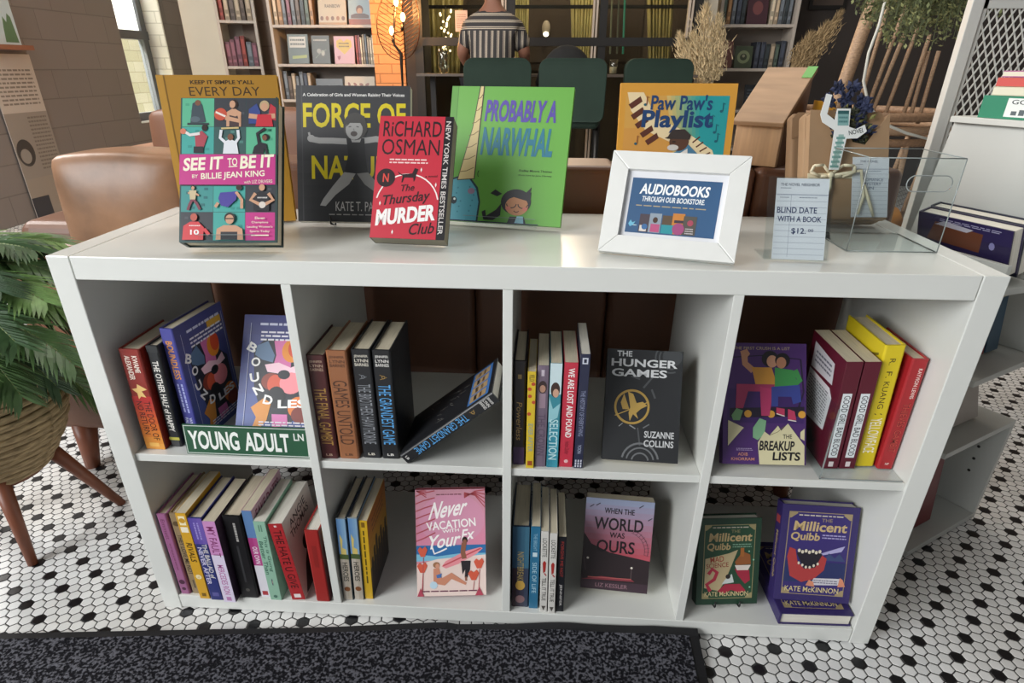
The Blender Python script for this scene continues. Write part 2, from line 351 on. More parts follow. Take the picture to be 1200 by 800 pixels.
# glazed partition and the dark room behind it
BK = mt('#0f0d0c', .6); YP = 4.9
pt = MB()
for x0, x1 in ((-1.06, -.99), (-.30, -.235), (.44, .50), (1.18, 1.24)): pt.box(x0, x1, YP - .03, YP + .03, .02, 3.2, BK)
pt.box(-.99, 1.18, YP - .04, YP + .04, 1.185, 1.245, BK); pt.box(-1.0, 1.24, YP - .03, YP + .03, 2.1, 2.16, BK)
po = struct(pt.build('window_2'))
m = MB(); SIL = mt('#a69c8c', .6); m.box(-1.06, 1.24, YP - .06, YP + .06, .0, .25, mt('#4a3c32', .6)); m.box(-1.06, 1.24, YP - .08, YP + .06, .25, .30, SIL); m.build('sill', po)
for x0, x1 in ((-.345, -.325), (-.315, -.305), (.385, .40), (.41, .425), (1.13, 1.145), (1.155, 1.17)): MB().box(x0, x1, YP - .035, YP + .03, .30, 3.2, mt('#b7aa9c', .5)).build('white_mullion', po)
MB().box(-.99, 1.18, YP - .004, YP + .004, .3, 1.19, clear('#d9dbd6', name='dark_glass', base=.006, edge=.15)).build('pane', po)
MB().box(-.99, 1.18, YP - .004, YP + .004, 1.24, 2.1, clear('#e2e3dd', name='dark_glass2', base=.006, edge=.15)).build('pane', po)
m = MB(); WN = mt('#54483d', .6, noise=.12, nscale=3)
m.box(-1.6, 2.4, 6.9, 7.0, 0, 3.2, WN)
for i in range(6):
    x = -1.5 + i * .66; m.box(x, x + .56, 6.88, 6.9, .1, 1.0, mt('#40362d', .6)); m.box(x, x + .56, 6.88, 6.9, 1.08, 2.2, mt('#443930', .6))
m.box(-1.6, 2.4, 6.85, 6.9, 1.0, 1.06, mt('#352c25', .6)); zb_ = ony(600, 8, 6.2).z; m.box(-1.3, 1.9, 6.19, 6.22, zb_ - .015, zb_ + .015, BK); struct(m.build('wall_lounge'))



# ================================================================== THE WHITE CUBE BOOKCASE
WH = mt('#d8d9d4', .22, .5, noise=.015, nscale=4, coat=.25)
bc = thing('cube_bookcase', 'white eight-cube bookcase on the hexagon tile floor holding the books', 'bookcase', (0, 0, 0))
D = .39; G = .0012
for x0, x1 in ((-.732, -.694), (.694, .732)):
    MB().box(x0, x1, 0, D, 0, .762, WH).build('side_panel', bc, .0016)
MB().box(-.694 + G, .694 - G, 0, D, .724, .762, WH).build('top_panel', bc, .0016)
MB().box(-.694 + G, .694 - G, 0, D, .004, .038, WH).build('bottom_panel', bc, .0014)
for x in (-.351, 0, .351): MB().box(x - .008, x + .008, .001, D, .038, .724, WH).build('divider', bc, .001)
for a, b in ((-.694, -.359), (-.343, -.008), (.008, .343), (.359, .694)):
    MB().box(a, b, .006, D, .373, .389, WH).build('shelf', bc, .001)

# ================================================================== BOOKS STANDING SPINE-OUT
def sbook(label, x0, x1, y, z, H, col, spine=None, front=None, back=None, W=.142, hard=True, lean=0, yaw=0, group=None, pages=None, spinecol=None, backcol=None):
    T = x1 - x0; t = R(abs(lean))
    zz = z + (T * math.sin(t) if lean < 0 else 0) + .0004
    return book(label, W, H, T, col, (x1, y, zz), (0, 0, 90 + yaw), front, spine, back, hard, group, 'book', pages, 'book', spinecol, lean, backcol)
Z1, Z2, Z0 = .389, .762, .038

def sp_red(p):
    p.k += 1
    for i in range(8):
        c = ['#b52b29', '#ba3a29', '#c24a28', '#c95b28', '#cf6a2a', '#d37a2f', '#d88a37', '#dc9640'][i]; p.rect(.45 + i * .07, 0, 1 if i == 7 else .52 + i * .07, 1, c, False)
    p.txt('KWAME', .06, .56, .22, .82, '#f3e6d8', .02); p.txt('ALEXANDER', .06, .2, .29, .46, '#f3e6d8', .02)
    p.poly([(.33, .45), (.38, .9), (.40, .6), (.46, .75), (.45, .5), (.48, .35), (.42, .35), (.38, .12), (.37, .4)], '#e8c27a')
    p.k += 2; p.txt('THE DOOR OF', .50, .54, .90, .86, '#1c1313', .0); p.txt('NO RETURN', .50, .16, .84, .46, '#1c1313', .0)
    p.rect(.93, .25, .97, .75, '#e8b35c')
sbook('red hardback shading to orange, first book at the left of the top left cube', -.681, -.643, .023, Z1, .204, '#8d2b22', sp_red, lean=1)
def sp_happy(p):
    p.rect(.0, 0, .06, 1, '#2b2d2f'); p.txt('THE OTHER HALF of HAPPY', .14, .22, .84, .78, '#eae6df', .02); p.rect(.9, 0, .93, 1, '#b8b34a')
sbook('black hardback with white handwritten title, second book in the top left cube', -.6395, -.618, .034, Z1, .207, '#26282b', sp_happy, lean=1.5)
def boundless_art(p):
    p.grad(0, 0, 1, 1, '#4a5b9a', '#45487e', 6)
    p.poly([(.16, .70), (.30, .80), (.52, .78), (.9, .55), (.9, .2), (.7, .1), (.35, .1), (.2, .4)], '#23262f')
    p.poly([(.20, .74), (.34, .78), (.44, .66), (.42, .60), (.28, .62), (.18, .66)], '#5d7896')
    p.poly([(.42, .78), (.66, .80), (.66, .56), (.42, .54), (.46, .66)], '#d070a4')
    p.ell(.66, .70, .13, .15, '#e08a2e'); p.ell(.70, .72, .09, .12, '#cf4a2b')
    p.poly([(.32, .58), (.50, .60), (.66, .56), (.80, .60), (.84, .53), (.60, .50), (.36, .52)], '#f0c6d2')
    p.ell(.42, .44, .13, .11, '#8d3c2c'); p.ell(.47, .42, .10, .12, '#d4573a'); p.ell(.68, .43, .15, .14, '#ef8d94')
    p.ell(.58, .50, .08, .06, '#1d1f28'); p.ell(.50, .31, .12, .14, '#17181d')
    p.poly([(.18, .22), (.34, .30), (.44, .26), (.40, .12), (.28, .02), (.20, .02), (.26, .14)], '#dd9038')
    p.ell(.80, .23, .14, .14, '#e07a2a'); p.ell(.84, .17, .13, .11, '#7d2f24'); p.poly([(.46, .17), (.66, .17), (.68, .08), (.48, .06)], '#d977b0')
    p.rect(.62, .85, .92, .91, '#d3a33c')
    p.dashes(.22, .90, .9, .945, 1, '#cdd0e4', 2); p.dashes(.24, .775, .92, .87, 3, '#e6e3ea', 5)
    for ch, u, v, r in (('B', .14, .72, 62), ('O', .20, .60, 85), ('U', .20, .47, 100), ('N', .26, .37, 125), ('D', .40, .285, 12)):
        p.txt(ch, u - .06, v - .038, u + .06, v + .038, '#f4f2ee', .03, rot=r - 90 if ch in 'BOUN' and False else (-28 if ch == 'B' else 0 if ch == 'O' else 12 if ch == 'U' else 32 if ch == 'N' else -12))
    p.txt('LES', .53, .225, .90, .295, '#f4f2ee', .03, rot=3)
    p.dashes(.30, .045, .9, .115, 3, '#ece7ee', 9); p.line([(.10, .04), (.10, .93)], .006, '#cdd0e4'); p.line([(.95, .04), (.95, .93)], .006, '#cdd0e4')
def sp_bound(p): p.txt('BOUNDLESS', .1, .25, .42, .75, '#d9923c', .02); p.dashes(.46, .5, .72, .8, 1, '#aab0dd', 3); p.dashes(.46, .2, .72, .5, 1, '#aab0dd', 4); p.txt('WILLIAMS', .76, .5, .93, .75, '#d5d8ef', .01); p.txt('PALACIOS', .76, .2, .93, .45, '#d5d8ef', .01)
sbook('blue-violet hardback standing spine-out with its colourful cover half turned to view', -.6125, -.5855, .047, Z1, .234, '#3b3a72', sp_bound, boundless_art, W=.148, yaw=-5.5, spinecol='#474894')
FB = 'books standing spine-out in the cubes'
def sp_series(author, title, tc, ac='#d9d2c4', icon=None, t0=.30, t1=.86):
    def f(p):
        for i, a in enumerate(author): p.txt(a, 0, 0, 1, 1, ac, .01) if False else spine_upright(p, a, .045 + i * .035, .12, .88, .026, ac)
        if icon: p.arc(.235, .5, .012, .012, 0, 360, .004, icon); p.line([(.215, .3), (.235, .7), (.255, .3)], .004, icon)
        p.txt(title, t0, .14, t1, .86, tc, .0); spine_upright(p, 'LB', .95, .3, .7, .022, ac)
    return f
def spine_upright(p, body, at, a, b, h, col):
    """a word set level across the spine; at = distance from the top, a..b = span across"""
    vs, fs = text_mesh(body, .012); p.k += 1
    p.mb.add([p.pt(at + h * (1 - y), a + (b - a) * x) for x, y in vs], fs, C(col))
JLB = ('JENNIFER', 'LYNN', 'BARNES')
sbook('maroon hardback with gold title, leftmost in the second top cube', -.3425, -.311, .015, Z1, .207, '#4a1f20', sp_series(JLB, 'THE FINAL GAMBIT', '#a8823f', '#b59a84'))
sbook('copper-brown hardback standing between maroon and black hardbacks', -.3085, -.2725, .017, Z1, .216, '#8a5a3c', sp_series(JLB, 'GAMES UNTOLD', '#4b2f22', '#4f3324', t0=.26), spinecol='#94603f')
sbook('black hardback with silver lettering beside the copper-brown one', -.2665, -.2335, .022, Z1, .217, '#232427', sp_series(JLB, 'THE BROTHERS HAWTHORNE', '#8f9298', icon='#8f9298'))
def gg_front(p):
    p.rect(.05, .05, .95, .97, '#202226')
    rnd = random.Random(4)
    for i in range(26):
        x, y = rnd.uniform(.1, .8), rnd.uniform(.1, .9); p.line([(x, y), (x + rnd.uniform(.03, .12), y + rnd.uniform(.03, .16))], .006, '#5d5f66', i == 0)
def gg_back(p):
    rnd = random.Random(8)
    p.rect(.06, .74, .94, .96, '#3f6da8')
    for i in range(4):
        p.rect(.10 + i * .21, .76, .27 + i * .21, .93, '#a58a66'); p.rect(.12 + i * .21, .80, .25 + i * .21, .83, '#2d2a28', False); p.rect(.12 + i * .21, .86, .25 + i * .21, .885, '#6b4a33', False)
    for i in range(18):
        x, y = rnd.uniform(.1, .8), rnd.uniform(.1, .66); p.line([(x, y), (x + rnd.uniform(.02, .09), y + rnd.uniform(.02, .1))], .006, '#9a9690', i == 0)
sp_gg = sp_series(JLB, 'THE GRANDEST GAME', '#5aa5e0', '#e2dfda', '#b08d4d')
sbook('black hardback with bright blue spine title standing upright beside the leaning one', -.2305, -.1985, .022, Z1, .217, '#1f2023', sp_gg, gg_front)
book('black hardback with blue spine title tipped over and leaning on the divider', .142, .214, .0225, '#1f2023', (-.1793, .006, Z1 + .0006), (0, 0, 90), gg_front, sp_gg, gg_back, True, None, 'book', PAGEW, 'book', None, 51.0)

# --- third top cube
def sp_dark(p): p.line([(.12, .5), (.16, .5)], .03, '#8f7a4a'); p.txt('Powerless', .38, .25, .75, .75, '#a3874d', 0, .2); p.rect(.82, 0, 1, 1, '#3d2a52')
sbook('dark hardback with thin gold script spine, leftmost in the third top cube', .0095, .0305, .019, Z1, .206, '#1e1a20', sp_dark)
def sp_y(p):
    for u, v in ((.12, .7), (.24, .3), (.3, .8), (.42, .25), (.17, .25)): p.ell(u, v, .018, .018, '#b5452c', 10)
    p.txt('FELIX', .03, .2, .1, .8, '#6c5a2a', .01); p.txt('EVER AFTER', .52, .2, .82, .8, '#8fa39a', .01); p.rect(.92, .2, .97, .8, '#9a4a22')
sbook('thin yellow paperback with small red dots along its spine', .0335, .0475, .009, Z1, .192, '#d2b52f', sp_y, hard=False)
def face(p, u, skin, hair): p.ell(u, .5, .045, .3, hair, 14); p.ell(u + .012, .5, .028, .055, skin, 14)
def sp_crown(p): p.grad(0, 0, 1, 1, '#7a6b7c', '#6a5c6c', 3); p.dashes(.04, .2, .10, .8, 1, '#cfc5cf'); p.ell(.2, .5, .06, .4, '#3a2b2b'); p.ell(.215, .5, .035, .27, '#b48a74'); p.rect(.26, .2, .40, .8, '#96808e'); p.txt('THE CROWN', .46, .15, .88, .85, '#57495a', .01)
sbook('grey-mauve paperback with a portrait at the top of its spine', .0495, .0685, .015, Z1, .201, '#6d6070', sp_crown, hard=False)
def sp_sel(p): p.rect(0, 0, .28, 1, '#c9dce0'); p.ell(.24, .5, .07, .4, '#402c26'); p.ell(.27, .55, .04, .26, '#c99f87'); p.poly([(.3, 0), (.42, .35), (.36, 1), (.5, .8), (.55, 0)], '#8fc3cb'); p.grad(.55, 0, 1, 1, '#2f7d92', '#3d93a6', 4); p.txt('SELECTION', .52, .12, .92, .88, '#bfe0e2', .01)
sbook('teal paperback with a dark-haired figure on its spine', .0705, .0905, .0145, Z1, .206, '#3a8796', sp_sel, hard=False)
def sp_lost(p): p.txt('WE ARE LOST AND FOUND', .05, .32, .70, .78, '#f2ece8', .02); p.txt('Helene Dunbar', .74, .35, .87, .7, '#7c1f2c', 0, .2); p.ell(.94, .5, .018, .018, '#e3b5b5', 12)
sbook('red-pink paperback with white spine title in the third top cube', .0935, .117, .017, Z1, .207, '#bf3346', sp_lost, hard=False)
def sp_navy(p): p.rect(.03, .2, .08, .8, '#c9ccd8'); p.rect(.04, .35, .07, .65, '#23263c'); p.txt('THE HISTORY OF EVERYTHING', .3, .25, .70, .75, '#8d93ae', .005); p.txt('YOON', .78, .3, .86, .7, '#aab0c6', .01); [p.rect(.92 + (i % 3) * .025, .1 + (i // 3) * .3, .94 + (i % 3) * .025, .25 + (i // 3) * .3, '#c9ccd8', i == 0) for i in range(9)]
sbook('tall navy paperback with rippled pages, right end of the row of six', .1195, .1355, .0145, Z1, .224, '#2a2d45', sp_navy, hard=False, pages=PAGEW)

# --- fourth top cube
def sp_good(p): p.rect(.28, .22, .89, .78, '#dfe4e6'); p.txt('GOOD GIRL, BAD BLOOD', .30, .28, .87, .72, '#22242a', .005); p.rect(.93, .35, .98, .65, '#ddd2d2')
def good_back(p):
    p.poly([(.12, .70), (.78, .72), (.74, .90), (.12, .93)], '#c9c5c9'); p.poly([(.06, .24), (.80, .3), (.84, .62), (.74, .68), (.1, .68)], '#d6d2d4'); p.dashes(.14, .32, .74, .64, 12, '#6f6a70', 3)
    p.poly([(.3, .08), (.5, .22), (.62, .1), (.7, .2), (.5, .05)], '#2a1219'); p.dashes(.2, .76, .7, .88, 3, '#6b6a78', 5)
sbook('maroon hardback with white title strip, left of the identical pair in the fourth top cube', .5645, .592, .040, Z1 + .0024, .210, '#5a1527', sp_good, back=good_back, hard=False, lean=-2.4)
sbook('maroon paperback with white title strip, right of the identical pair next to the yellow book', .595, .622, .042, Z1 + .0024, .210, '#5a1527', sp_good, back=good_back, hard=False, lean=-2.4)
def sp_yf(p):
    for i, ch in enumerate(('R.', 'F.', 'KUANG')): p.txt(ch, (.10, .20, .28)[i], .36, (.15, .25, .50)[i], .66, '#4a3d12', .0)
    p.txt('YELLOWFACE', .58, .2, .88, .8, '#f1ead2', .01); p.line([(.54, .3), (.55, .4)], .006, '#5a4a16'); p.line([(.54, .6), (.55, .7)], .006, '#5a4a16')
def yf_back(p): p.poly([(.1, .72), (.9, .90), (.9, .92), (.1, .74)], '#7a6a1e')
sbook('tall bright yellow hardback between the maroon pair and the red hardback', .627, .660, .052, Z1 + .0024, .236, '#d6bf22', sp_yf, back=yf_back, lean=-2.6, pages=PAGE)
def sp_tg(p): p.txt('KAYVION LEWIS', .08, .55, .34, .80, '#ead9d2', .01); p.txt("THIEVES' GAMBIT", .38, .3, .84, .8, '#2a0d0e', .04); p.txt("THIEVES' GAMBIT", .382, .32, .838, .79, '#c9463c', .0); spine_upright(p, 'NP', .94, .4, .65, .02, '#e9d9d2')
def tg_back(p): p.line([(.12, .6), (.8, .62), (.8, .92), (.74, .92)], .02, '#3a0d10'); p.line([(.1, .25), (.5, .27)], .02, '#3a0d10'); p.rect(.1, .3, .7, .55, '#a02427')
sbook('bright red hardback at the right end of the fourth top cube', .6635, .6905, .046, Z1 + .0024, .216, '#a3242a', sp_tg, back=tg_back, lean=-.4)

# --- first bottom cube
def sp_mauve(p): p.txt('Emmett', .06, .3, .3, .7, '#6a2f55', 0, .1); p.dashes(.35, .35, .7, .65, 1, '#7d4468', 4); p.ell(.84, .5, .03, .03, '#4a1f3a', 12); p.ell(.93, .5, .02, .02, '#4a1f3a', 12)
sbook('mauve-pink hardback at the left end of the first bottom cube', -.6895, -.669, .004, Z0, .211, '#9c6289', sp_mauve)
def sp_tan(p): p.txt('THEY LOVE ME NOT', .25, .25, .75, .75, '#2f2820', .01); p.dashes(.82, .3, .93, .7, 1, '#4a4032', 4); p.ell(.12, .5, .03, .03, '#5b4a34', 10)
sbook('tan hardback squeezed between the mauve and the mustard spines', -.666, -.646, .007, Z0, .212, '#8d7a5e', sp_tan)
def sp_div(p): p.rect(.03, .2, .13, .8, '#efe3bd'); p.ell(.08, .5, .028, .028, '#c7952a', 12); p.rect(.15, .15, .21, .85, '#f0e6cd'); p.txt('RIVALS', .33, .22, .55, .78, '#4a3511', .015, .15); p.ell(.73, .5, .028, .028, '#eadcae', 12); p.txt('Q', .72, .4, .745, .6, '#c7952a', 0); p.rect(.93, .3, .97, .7, '#7a5a15')
sbook('mustard yellow paperback standing forward in the first bottom cube', -.6425, -.621, -.006, Z0, .224, '#d2a02e', sp_div, hard=False)
def sp_blue(p): p.grad(0, 0, .3, 1, '#5a4a9c', '#6d58a8', 3); p.txt('THE BALLAD of', .30, .5, .72, .85, '#e3ded6', .01); p.txt('NEVER AFTER', .34, .12, .80, .45, '#cfc9e2', .02); p.dashes(.05, .25, .25, .75, 2, '#9d8fcf', 3); p.rect(.9, .25, .95, .75, '#5c5a98')
sbook('deep blue hardback with white slanted title, right of the mustard spine', -.619, -.590, -.008, Z0, .215, '#2b2f6a', sp_blue, spinecol='#2f3673')
def sp_fault(p): p.grad(0, 0, .5, 1, '#c88cbf', '#c88cbf', 1); p.grad(.4, 0, 1, 1, '#d9cfe4', '#d9cfe4', 1); p.txt('MY FAULT', .06, .2, .42, .8, '#7c2f63', .01); p.txt('MERCEDES RON', .52, .25, .9, .75, '#b05a9a', .01); p.rect(.93, .3, .98, .7, '#b77fb0')
def fault_front(p): p.grad(0, 0, 1, 1, '#3b2c40', '#5b4658', 5); p.ell(.5, .7, .22, .2, '#74576b'); p.poly([(.2, .1), (.5, .5), (.9, .3), (.9, .05)], '#2d2033')
sbook('lilac and white paperback with a dusky side cover, standing furthest forward', -.588, -.5625, -.012, Z0, .212, '#4a3a4c', sp_fault, fault_front, hard=False, spinecol='#cfa6cc')
def sp_blk(p): p.dashes(.08, .45, .3, .75, 1, '#a9a6a2', 3); p.line([(.35, .5), (.8, .5)], .02, '#3a3a3c'); p.ell(.9, .5, .02, .02, '#55534f', 10)
sbook('thick black hardback in the middle of the first bottom cube', -.5585, -.5215, .003, Z0, .215, '#1d1c1e', sp_blk, lean=.6)
def sp_pk(p): p.grad(0, 0, .35, 1, '#5d7fae', '#5d7fae', 1); p.grad(.3, 0, .62, 1, '#a53a78', '#b04a86', 2); p.grad(.62, 0, 1, 1, '#d9d4dc', '#d9d4dc', 1); p.txt('OUR OWN', .4, .25, .6, .75, '#f0e4ec', .01); p.rect(.93, .2, .98, .8, '#a8323a')
def pk_front(p): p.grad(0, 0, 1, 1, '#c9a6b4', '#c9a6b4', 1); p.txt('FAKE DATES', .1, .84, .9, .96, '#7a2748', .02)
sbook('slim pink paperback with lettering along its top edge, left of the mint spine', -.5165, -.4965, .008, Z0, .226, '#c48aa4', sp_pk, pk_front, hard=False)
def sp_mint(p): p.dashes(.04, .3, .12, .7, 2, '#4b7363', 3); p.txt('This is Going', .17, .5, .62, .85, '#2f5a4c', .0, .2); p.txt('Better Than', .24, .12, .66, .45, '#2f5a4c', .0, .2); p.ell(.76, .5, .045, .05, '#56506a', 14); p.ell(.76, .52, .02, .024, '#c9b0a4', 10); p.ell(.95, .5, .02, .02, '#4b7363', 10)
sbook('mint green hardback with dark script and a round picture on its spine', -.4935, -.4695, .000, Z0, .207, '#8fb7a0', sp_mint, hard=False, pages=PAGEW)
def sp_hate(p): p.dashes(.02, .3, .05, .7, 1, '#e8d6d2', 2); p.txt('THE HATE U GIVE', .08, .22, .84, .78, '#2a1313', .0); p.rect(.92, .25, .97, .75, '#e7d9d6')
def hate_front(p):
    p.grad(0, 0, 1, 1, '#c9c6be', '#c9c6be', 1); p.txt('ANGIE', .18, .84, .78, .93, '#221f1e', .01, rot=3); p.txt('THOMAS', .14, .73, .82, .82, '#221f1e', .01, rot=3)
    p.poly([(.1, .02), (.75, .02), (.7, .3), (.5, .46), (.3, .3)], '#2d2a2b'); p.ell(.5, .5, .13, .13, '#2a1c18')
sbook('red-spined book with a pale cover leaning to the left in the first bottom cube', -.449, -.420, .003, Z0, .200, '#c9c6be', sp_hate, hate_front, hard=False, lean=-5.2, spinecol='#a82a2e', pages=PAGEW)
def r10_front(p): p.grad(0, 0, 1, 1, '#51262a', '#6d4a45', 4); p.rect(.1, .8, .9, .95, '#b58a2e'); [p.poly([(.2 + i * .2, .1 + i * .2), (.4 + i * .2, .22 + i * .2), (.36 + i * .2, .3 + i * .2), (.16 + i * .2, .2 + i * .2)], '#a58a88') for i in range(3)]
sbook('shorter brick red hardback against the divider at the end of the first bottom cube', -.397, -.3675, .003, Z0, .187, '#9c2b28', lambda p: p.line([(.2, .5), (.5, .5)], .05, '#8a2522'), r10_front, pages=PAGEW)

# --- second bottom cube
def sp_city(p): p.grad(0, 0, .42, 1, '#5d86b4', '#7fa0bb', 4); p.poly([(.18, .2), (.24, .5), (.34, .4), (.36, .8), (.42, .8), (.42, .2)], '#c9b56a'); p.rect(.42, 0, .48, 1, '#4a5a34'); p.grad(.48, 0, 1, 1, '#b7ada0', '#a99e8e', 2); p.txt('HEROES', .52, .2, .76, .8, '#33302c', .02); p.ell(.86, .5, .03, .03, '#7a4a2a', 12)
def fr_city(p): p.grad(0, 0, 1, 1, '#6f7f86', '#5f86aa', 4)
sbook('paperback with a sky and city spine, leftmost of its pair in the second bottom cube', -.341, -.3215, .011, Z0, .213, '#34383c', sp_city, fr_city, lean=2.2, spinecol='#8e99a0')
sbook('paperback with a sky and city spine, second from the divider beside the yellow book', -.3185, -.299, .013, Z0, .214, '#34383c', sp_city, fr_city, lean=2.2, spinecol='#a2abae')
def sp_yd(p): p.dashes(.12, .3, .8, .7, 1, '#5a4a12', 3); p.rect(.02, .3, .08, .7, '#7a5a1a')
def yd_front(p):
    p.grad(0, .4, 1, 1, '#d0a832', '#a8662a', 6); p.grad(0, 0, 1, .4, '#2a2320', '#6a5426', 3); p.dashes(.2, .74, .85, .92, 3, '#6e3a16', 6)
    for i in range(7): h = .25 + .18 * ((i * 37) % 5) / 5; p.rect(.06 + i * .13, .02, .16 + i * .13, .18 + h, '#231d1e', i == 0); p.ell(.11 + i * .13, .2 + h, .05, .06, '#231d1e', 10, 0, False)
sbook('yellow paperback showing a sunset cover with dark figures in the second bottom cube', -.2975, -.280, .016, Z0, .207, '#c9a127', sp_yd, yd_front, hard=False, lean=2.0)

# --- third bottom cube
def sp_g1(p): p.grad(0, 0, .5, 1, '#31506a', '#3f6a80', 4); p.grad(.5, 0, 1, 1, '#3a2a33', '#3a4356', 4); p.txt('NIGHTBREAKER', .3, .3, .72, .7, '#a8935a', .005); p.ell(.72, .5, .06, .3, '#c9a04e'); p.ell(.9, .5, .05, .3, '#8a6a6c')
sbook('thick blue and gold hardback at the left end of the third bottom cube', .0105, .0445, .016, Z0, .210, '#26344a', sp_g1)
def sp_g2(p): p.txt('THE BRIGHT', .08, .3, .28, .7, '#8fb5c9', .005); p.rect(.3, .25, .35, .75, '#c5d8df'); p.txt('SIDE OF LIFE', .42, .25, .8, .75, '#a9cbd9', .005)
sbook('slim bright blue paperback second in the third bottom cube', .0465, .0645, .013, Z0, .214, '#2f6c8e', sp_g2, hard=False)
def sp_lock(p): p.txt('LOCKETTE', .08, .2, .30, .8, '#2a2625', .005); p.ell(.38, .5, .03, .2, '#a8322e', 12); p.poly([(.37, .25), (.37, .75), (.48, .65), (.5, .35)], '#a8322e'); p.line([(.5, .5), (.53, .8)], .012, '#a8322e'); p.txt('TELL IT TRUE', .56, .22, .85, .78, '#3a3634', .005); p.poly([(.92, .2), (.92, .8), (.98, .5)], '#55504d')
sbook('white paperback with a red figure on its spine, left of the matching pair', .0690, .0835, .005, Z0, .210, '#d2cfc9', sp_lock, hard=False, lean=-.8)
sbook('white paperback with a red figure on its spine, next to the black book', .0857, .0998, .003, Z0, .208, '#d2cfc9', sp_lock, hard=False, lean=-.8)
def sp_g5(p): p.txt('FORGIVE ME NOT', .06, .3, .52, .7, '#a33a34', .0); p.txt('JENNIFER', .62, .3, .92, .7, '#d2cecb', .0)
sbook('black paperback with red spine lettering at the right of its row', .1025, .1175, .008, Z0, .196, '#1f2024', sp_g5, hard=False, lean=-.8)

# ================================================================== BOOKS FACING OUT
CLR = clear('#fbfdfd', name='acrylic'); CLR_EDGE = mt('#8b9291', .15); BLK = mt('#151516', .4)
def fbook(label, W, H, T, col, loc, rz, tilt, front, hard=True, spine=None, group=None, pages=None, spinecol=None, lift=0.0):
    return book(label, W, H, T, col, (loc[0], loc[1], loc[2] + lift + .0012), (-tilt, 0, rz), front, spine, None, hard, group, 'book', pages, 'book', spinecol)
def stand(label, W, H, T, loc, rz, tilt, plane, kind='clear', lift=.0, frac=.62):
    r = thing('book_easel', label, 'book stand', (loc[0], loc[1], loc[2] + lift + .0004), (-R(tilt), 0, R(rz)))
    t = R(tilt); g = .0006
    def foot(y0, z0, back=.25):       # world-vertical-ish leg from a local point down to the plane
        zw = loc[2] + lift - plane + (-y0 * math.sin(t) + z0 * math.cos(t))
        d = (math.sin(t) * 1 + back * math.cos(t), -math.cos(t) * 1 + back * math.sin(t)); s = zw - .0015
        return (y0 + d[0] * s, z0 + d[1] * s)
    xa, xb = W * .2, W * .8
    if kind == 'clear':
        y1 = T + g; th = .0028
        MB().box(xa, xb, y1, y1 + th, -.0034, H * frac, CLR).build('back_plate', r, .0006)
        l = MB(); l.box(xa, xb, -.009, y1, -.0034, -g, CLR); l.box(xa + .004, xb - .004, -.0115, -.009, -.0034, .010, CLR)
        l.box(xa, xb, -.0118, -.0112, .0094, .0102, CLR_EDGE); l.build('front_lip', r)
        f = foot(y1 + th, H * frac * .8); z0 = H * frac * .8
        m = MB(); m.hexa([(xa + .02, y1 + th + .0004, z0), (xb - .02, y1 + th + .0004, z0), (xb - .02, y1 + th + .003, z0), (xa + .02, y1 + th + .003, z0), (xa + .02, f[0], f[1]), (xb - .02, f[0], f[1]), (xb - .02, f[0] + .003, f[1] + .0005), (xa + .02, f[0] + .003, f[1] + .0005)], CLR)
        recalc(m.build('prop_leg', r))
    else:
        for x in (W * .3, W * .7):
            MB().tube([(x, T + .003, H * frac), (x, T + .003, -.003), (x, -.004, -.0035), (x, -.006, .0), (x, -.0062, .009)], .0017, BLK, 8).build('hook', r)
            f = foot(T + .005, H * frac * .9); MB().tube([(x, T + .005, H * frac * .9), (x, f[0], f[1] + .002)], .0017, BLK, 8).build('leg', r)
        MB().tube([(W * .3, T + .005, H * frac), (W * .7, T + .005, H * frac)], .0017, BLK, 8).build('crossbar', r)
    return r

fbook('blue-violet paperback with bright face shapes on its cover, facing out behind the green sign', .15, .232, .03, '#44508c', (-.524, .06, .4058), 0, 34, boundless_art, False, spinecol='#45508e')
def hunger(p):
    p.rect(0, 0, 1, 1, '#27282a'); G1 = '#4c4e50'
    for r_, w_ in ((.2, .02), (.15, .02)): p.arc(.84, .94, r_, r_, 150, 290, w_, G1)
    p.ell(.86, .95, .13, .13, '#404244')
    p.line([(.66, .80), (.50, .66)], .025, G1); p.line([(.33, .76), (.45, .735)], .02, G1); p.line([(.61, .65), (.66, .57)], .025, G1); p.line([(.45, .30), (.49, .14)], .02, G1)
    for r_, w_ in ((.24, .025), (.18, .02), (.11, .02)): p.arc(.50, .0, r_, r_, 10, 170, w_, '#6a6c6e')
    p.line([(.42, .29), (.34, .32)], .015, '#8a8b8c'); p.line([(.20, .305), (.25, .335)], .012, '#8a8b8c'); p.line([(.52, .30), (.6, .335)], .015, '#6a6c6e')
    p.ell(.36, .485, .235, .235, '#a78845', 40); p.ell(.36, .485, .205, .205, '#27282a', 40)
    p.poly([(.33, .46), (.25, .60), (.21, .52), (.24, .46)], '#a78845'); p.poly([(.34, .48), (.30, .62), (.37, .60), (.42, .52), (.50, .535), (.56, .50), (.48, .47), (.42, .43), (.45, .38), (.38, .42), (.34, .355), (.32, .43)], '#b3934d')
    p.line([(.14, .40), (.56, .53)], .012, '#b3934d')
    p.txt('THE', .13, .935, .33, .985, '#c9cacb', .02); p.txt('HUNGER', .06, .845, .93, .915, '#cfd0d1', .025); p.txt('GAMES', .07, .755, .80, .825, '#cfd0d1', .025)
    p.txt('SUZANNE', .54, .215, .93, .275, '#c6c7c8', .02); p.txt('COLLINS', .54, .135, .93, .195, '#c6c7c8', .02)
fbook('black paperback with a gold bird ring emblem leaning in the third top cube', .134, .200, .028, '#26272a', (.170, .026, .402), -2.8, 28.8, hunger, False)
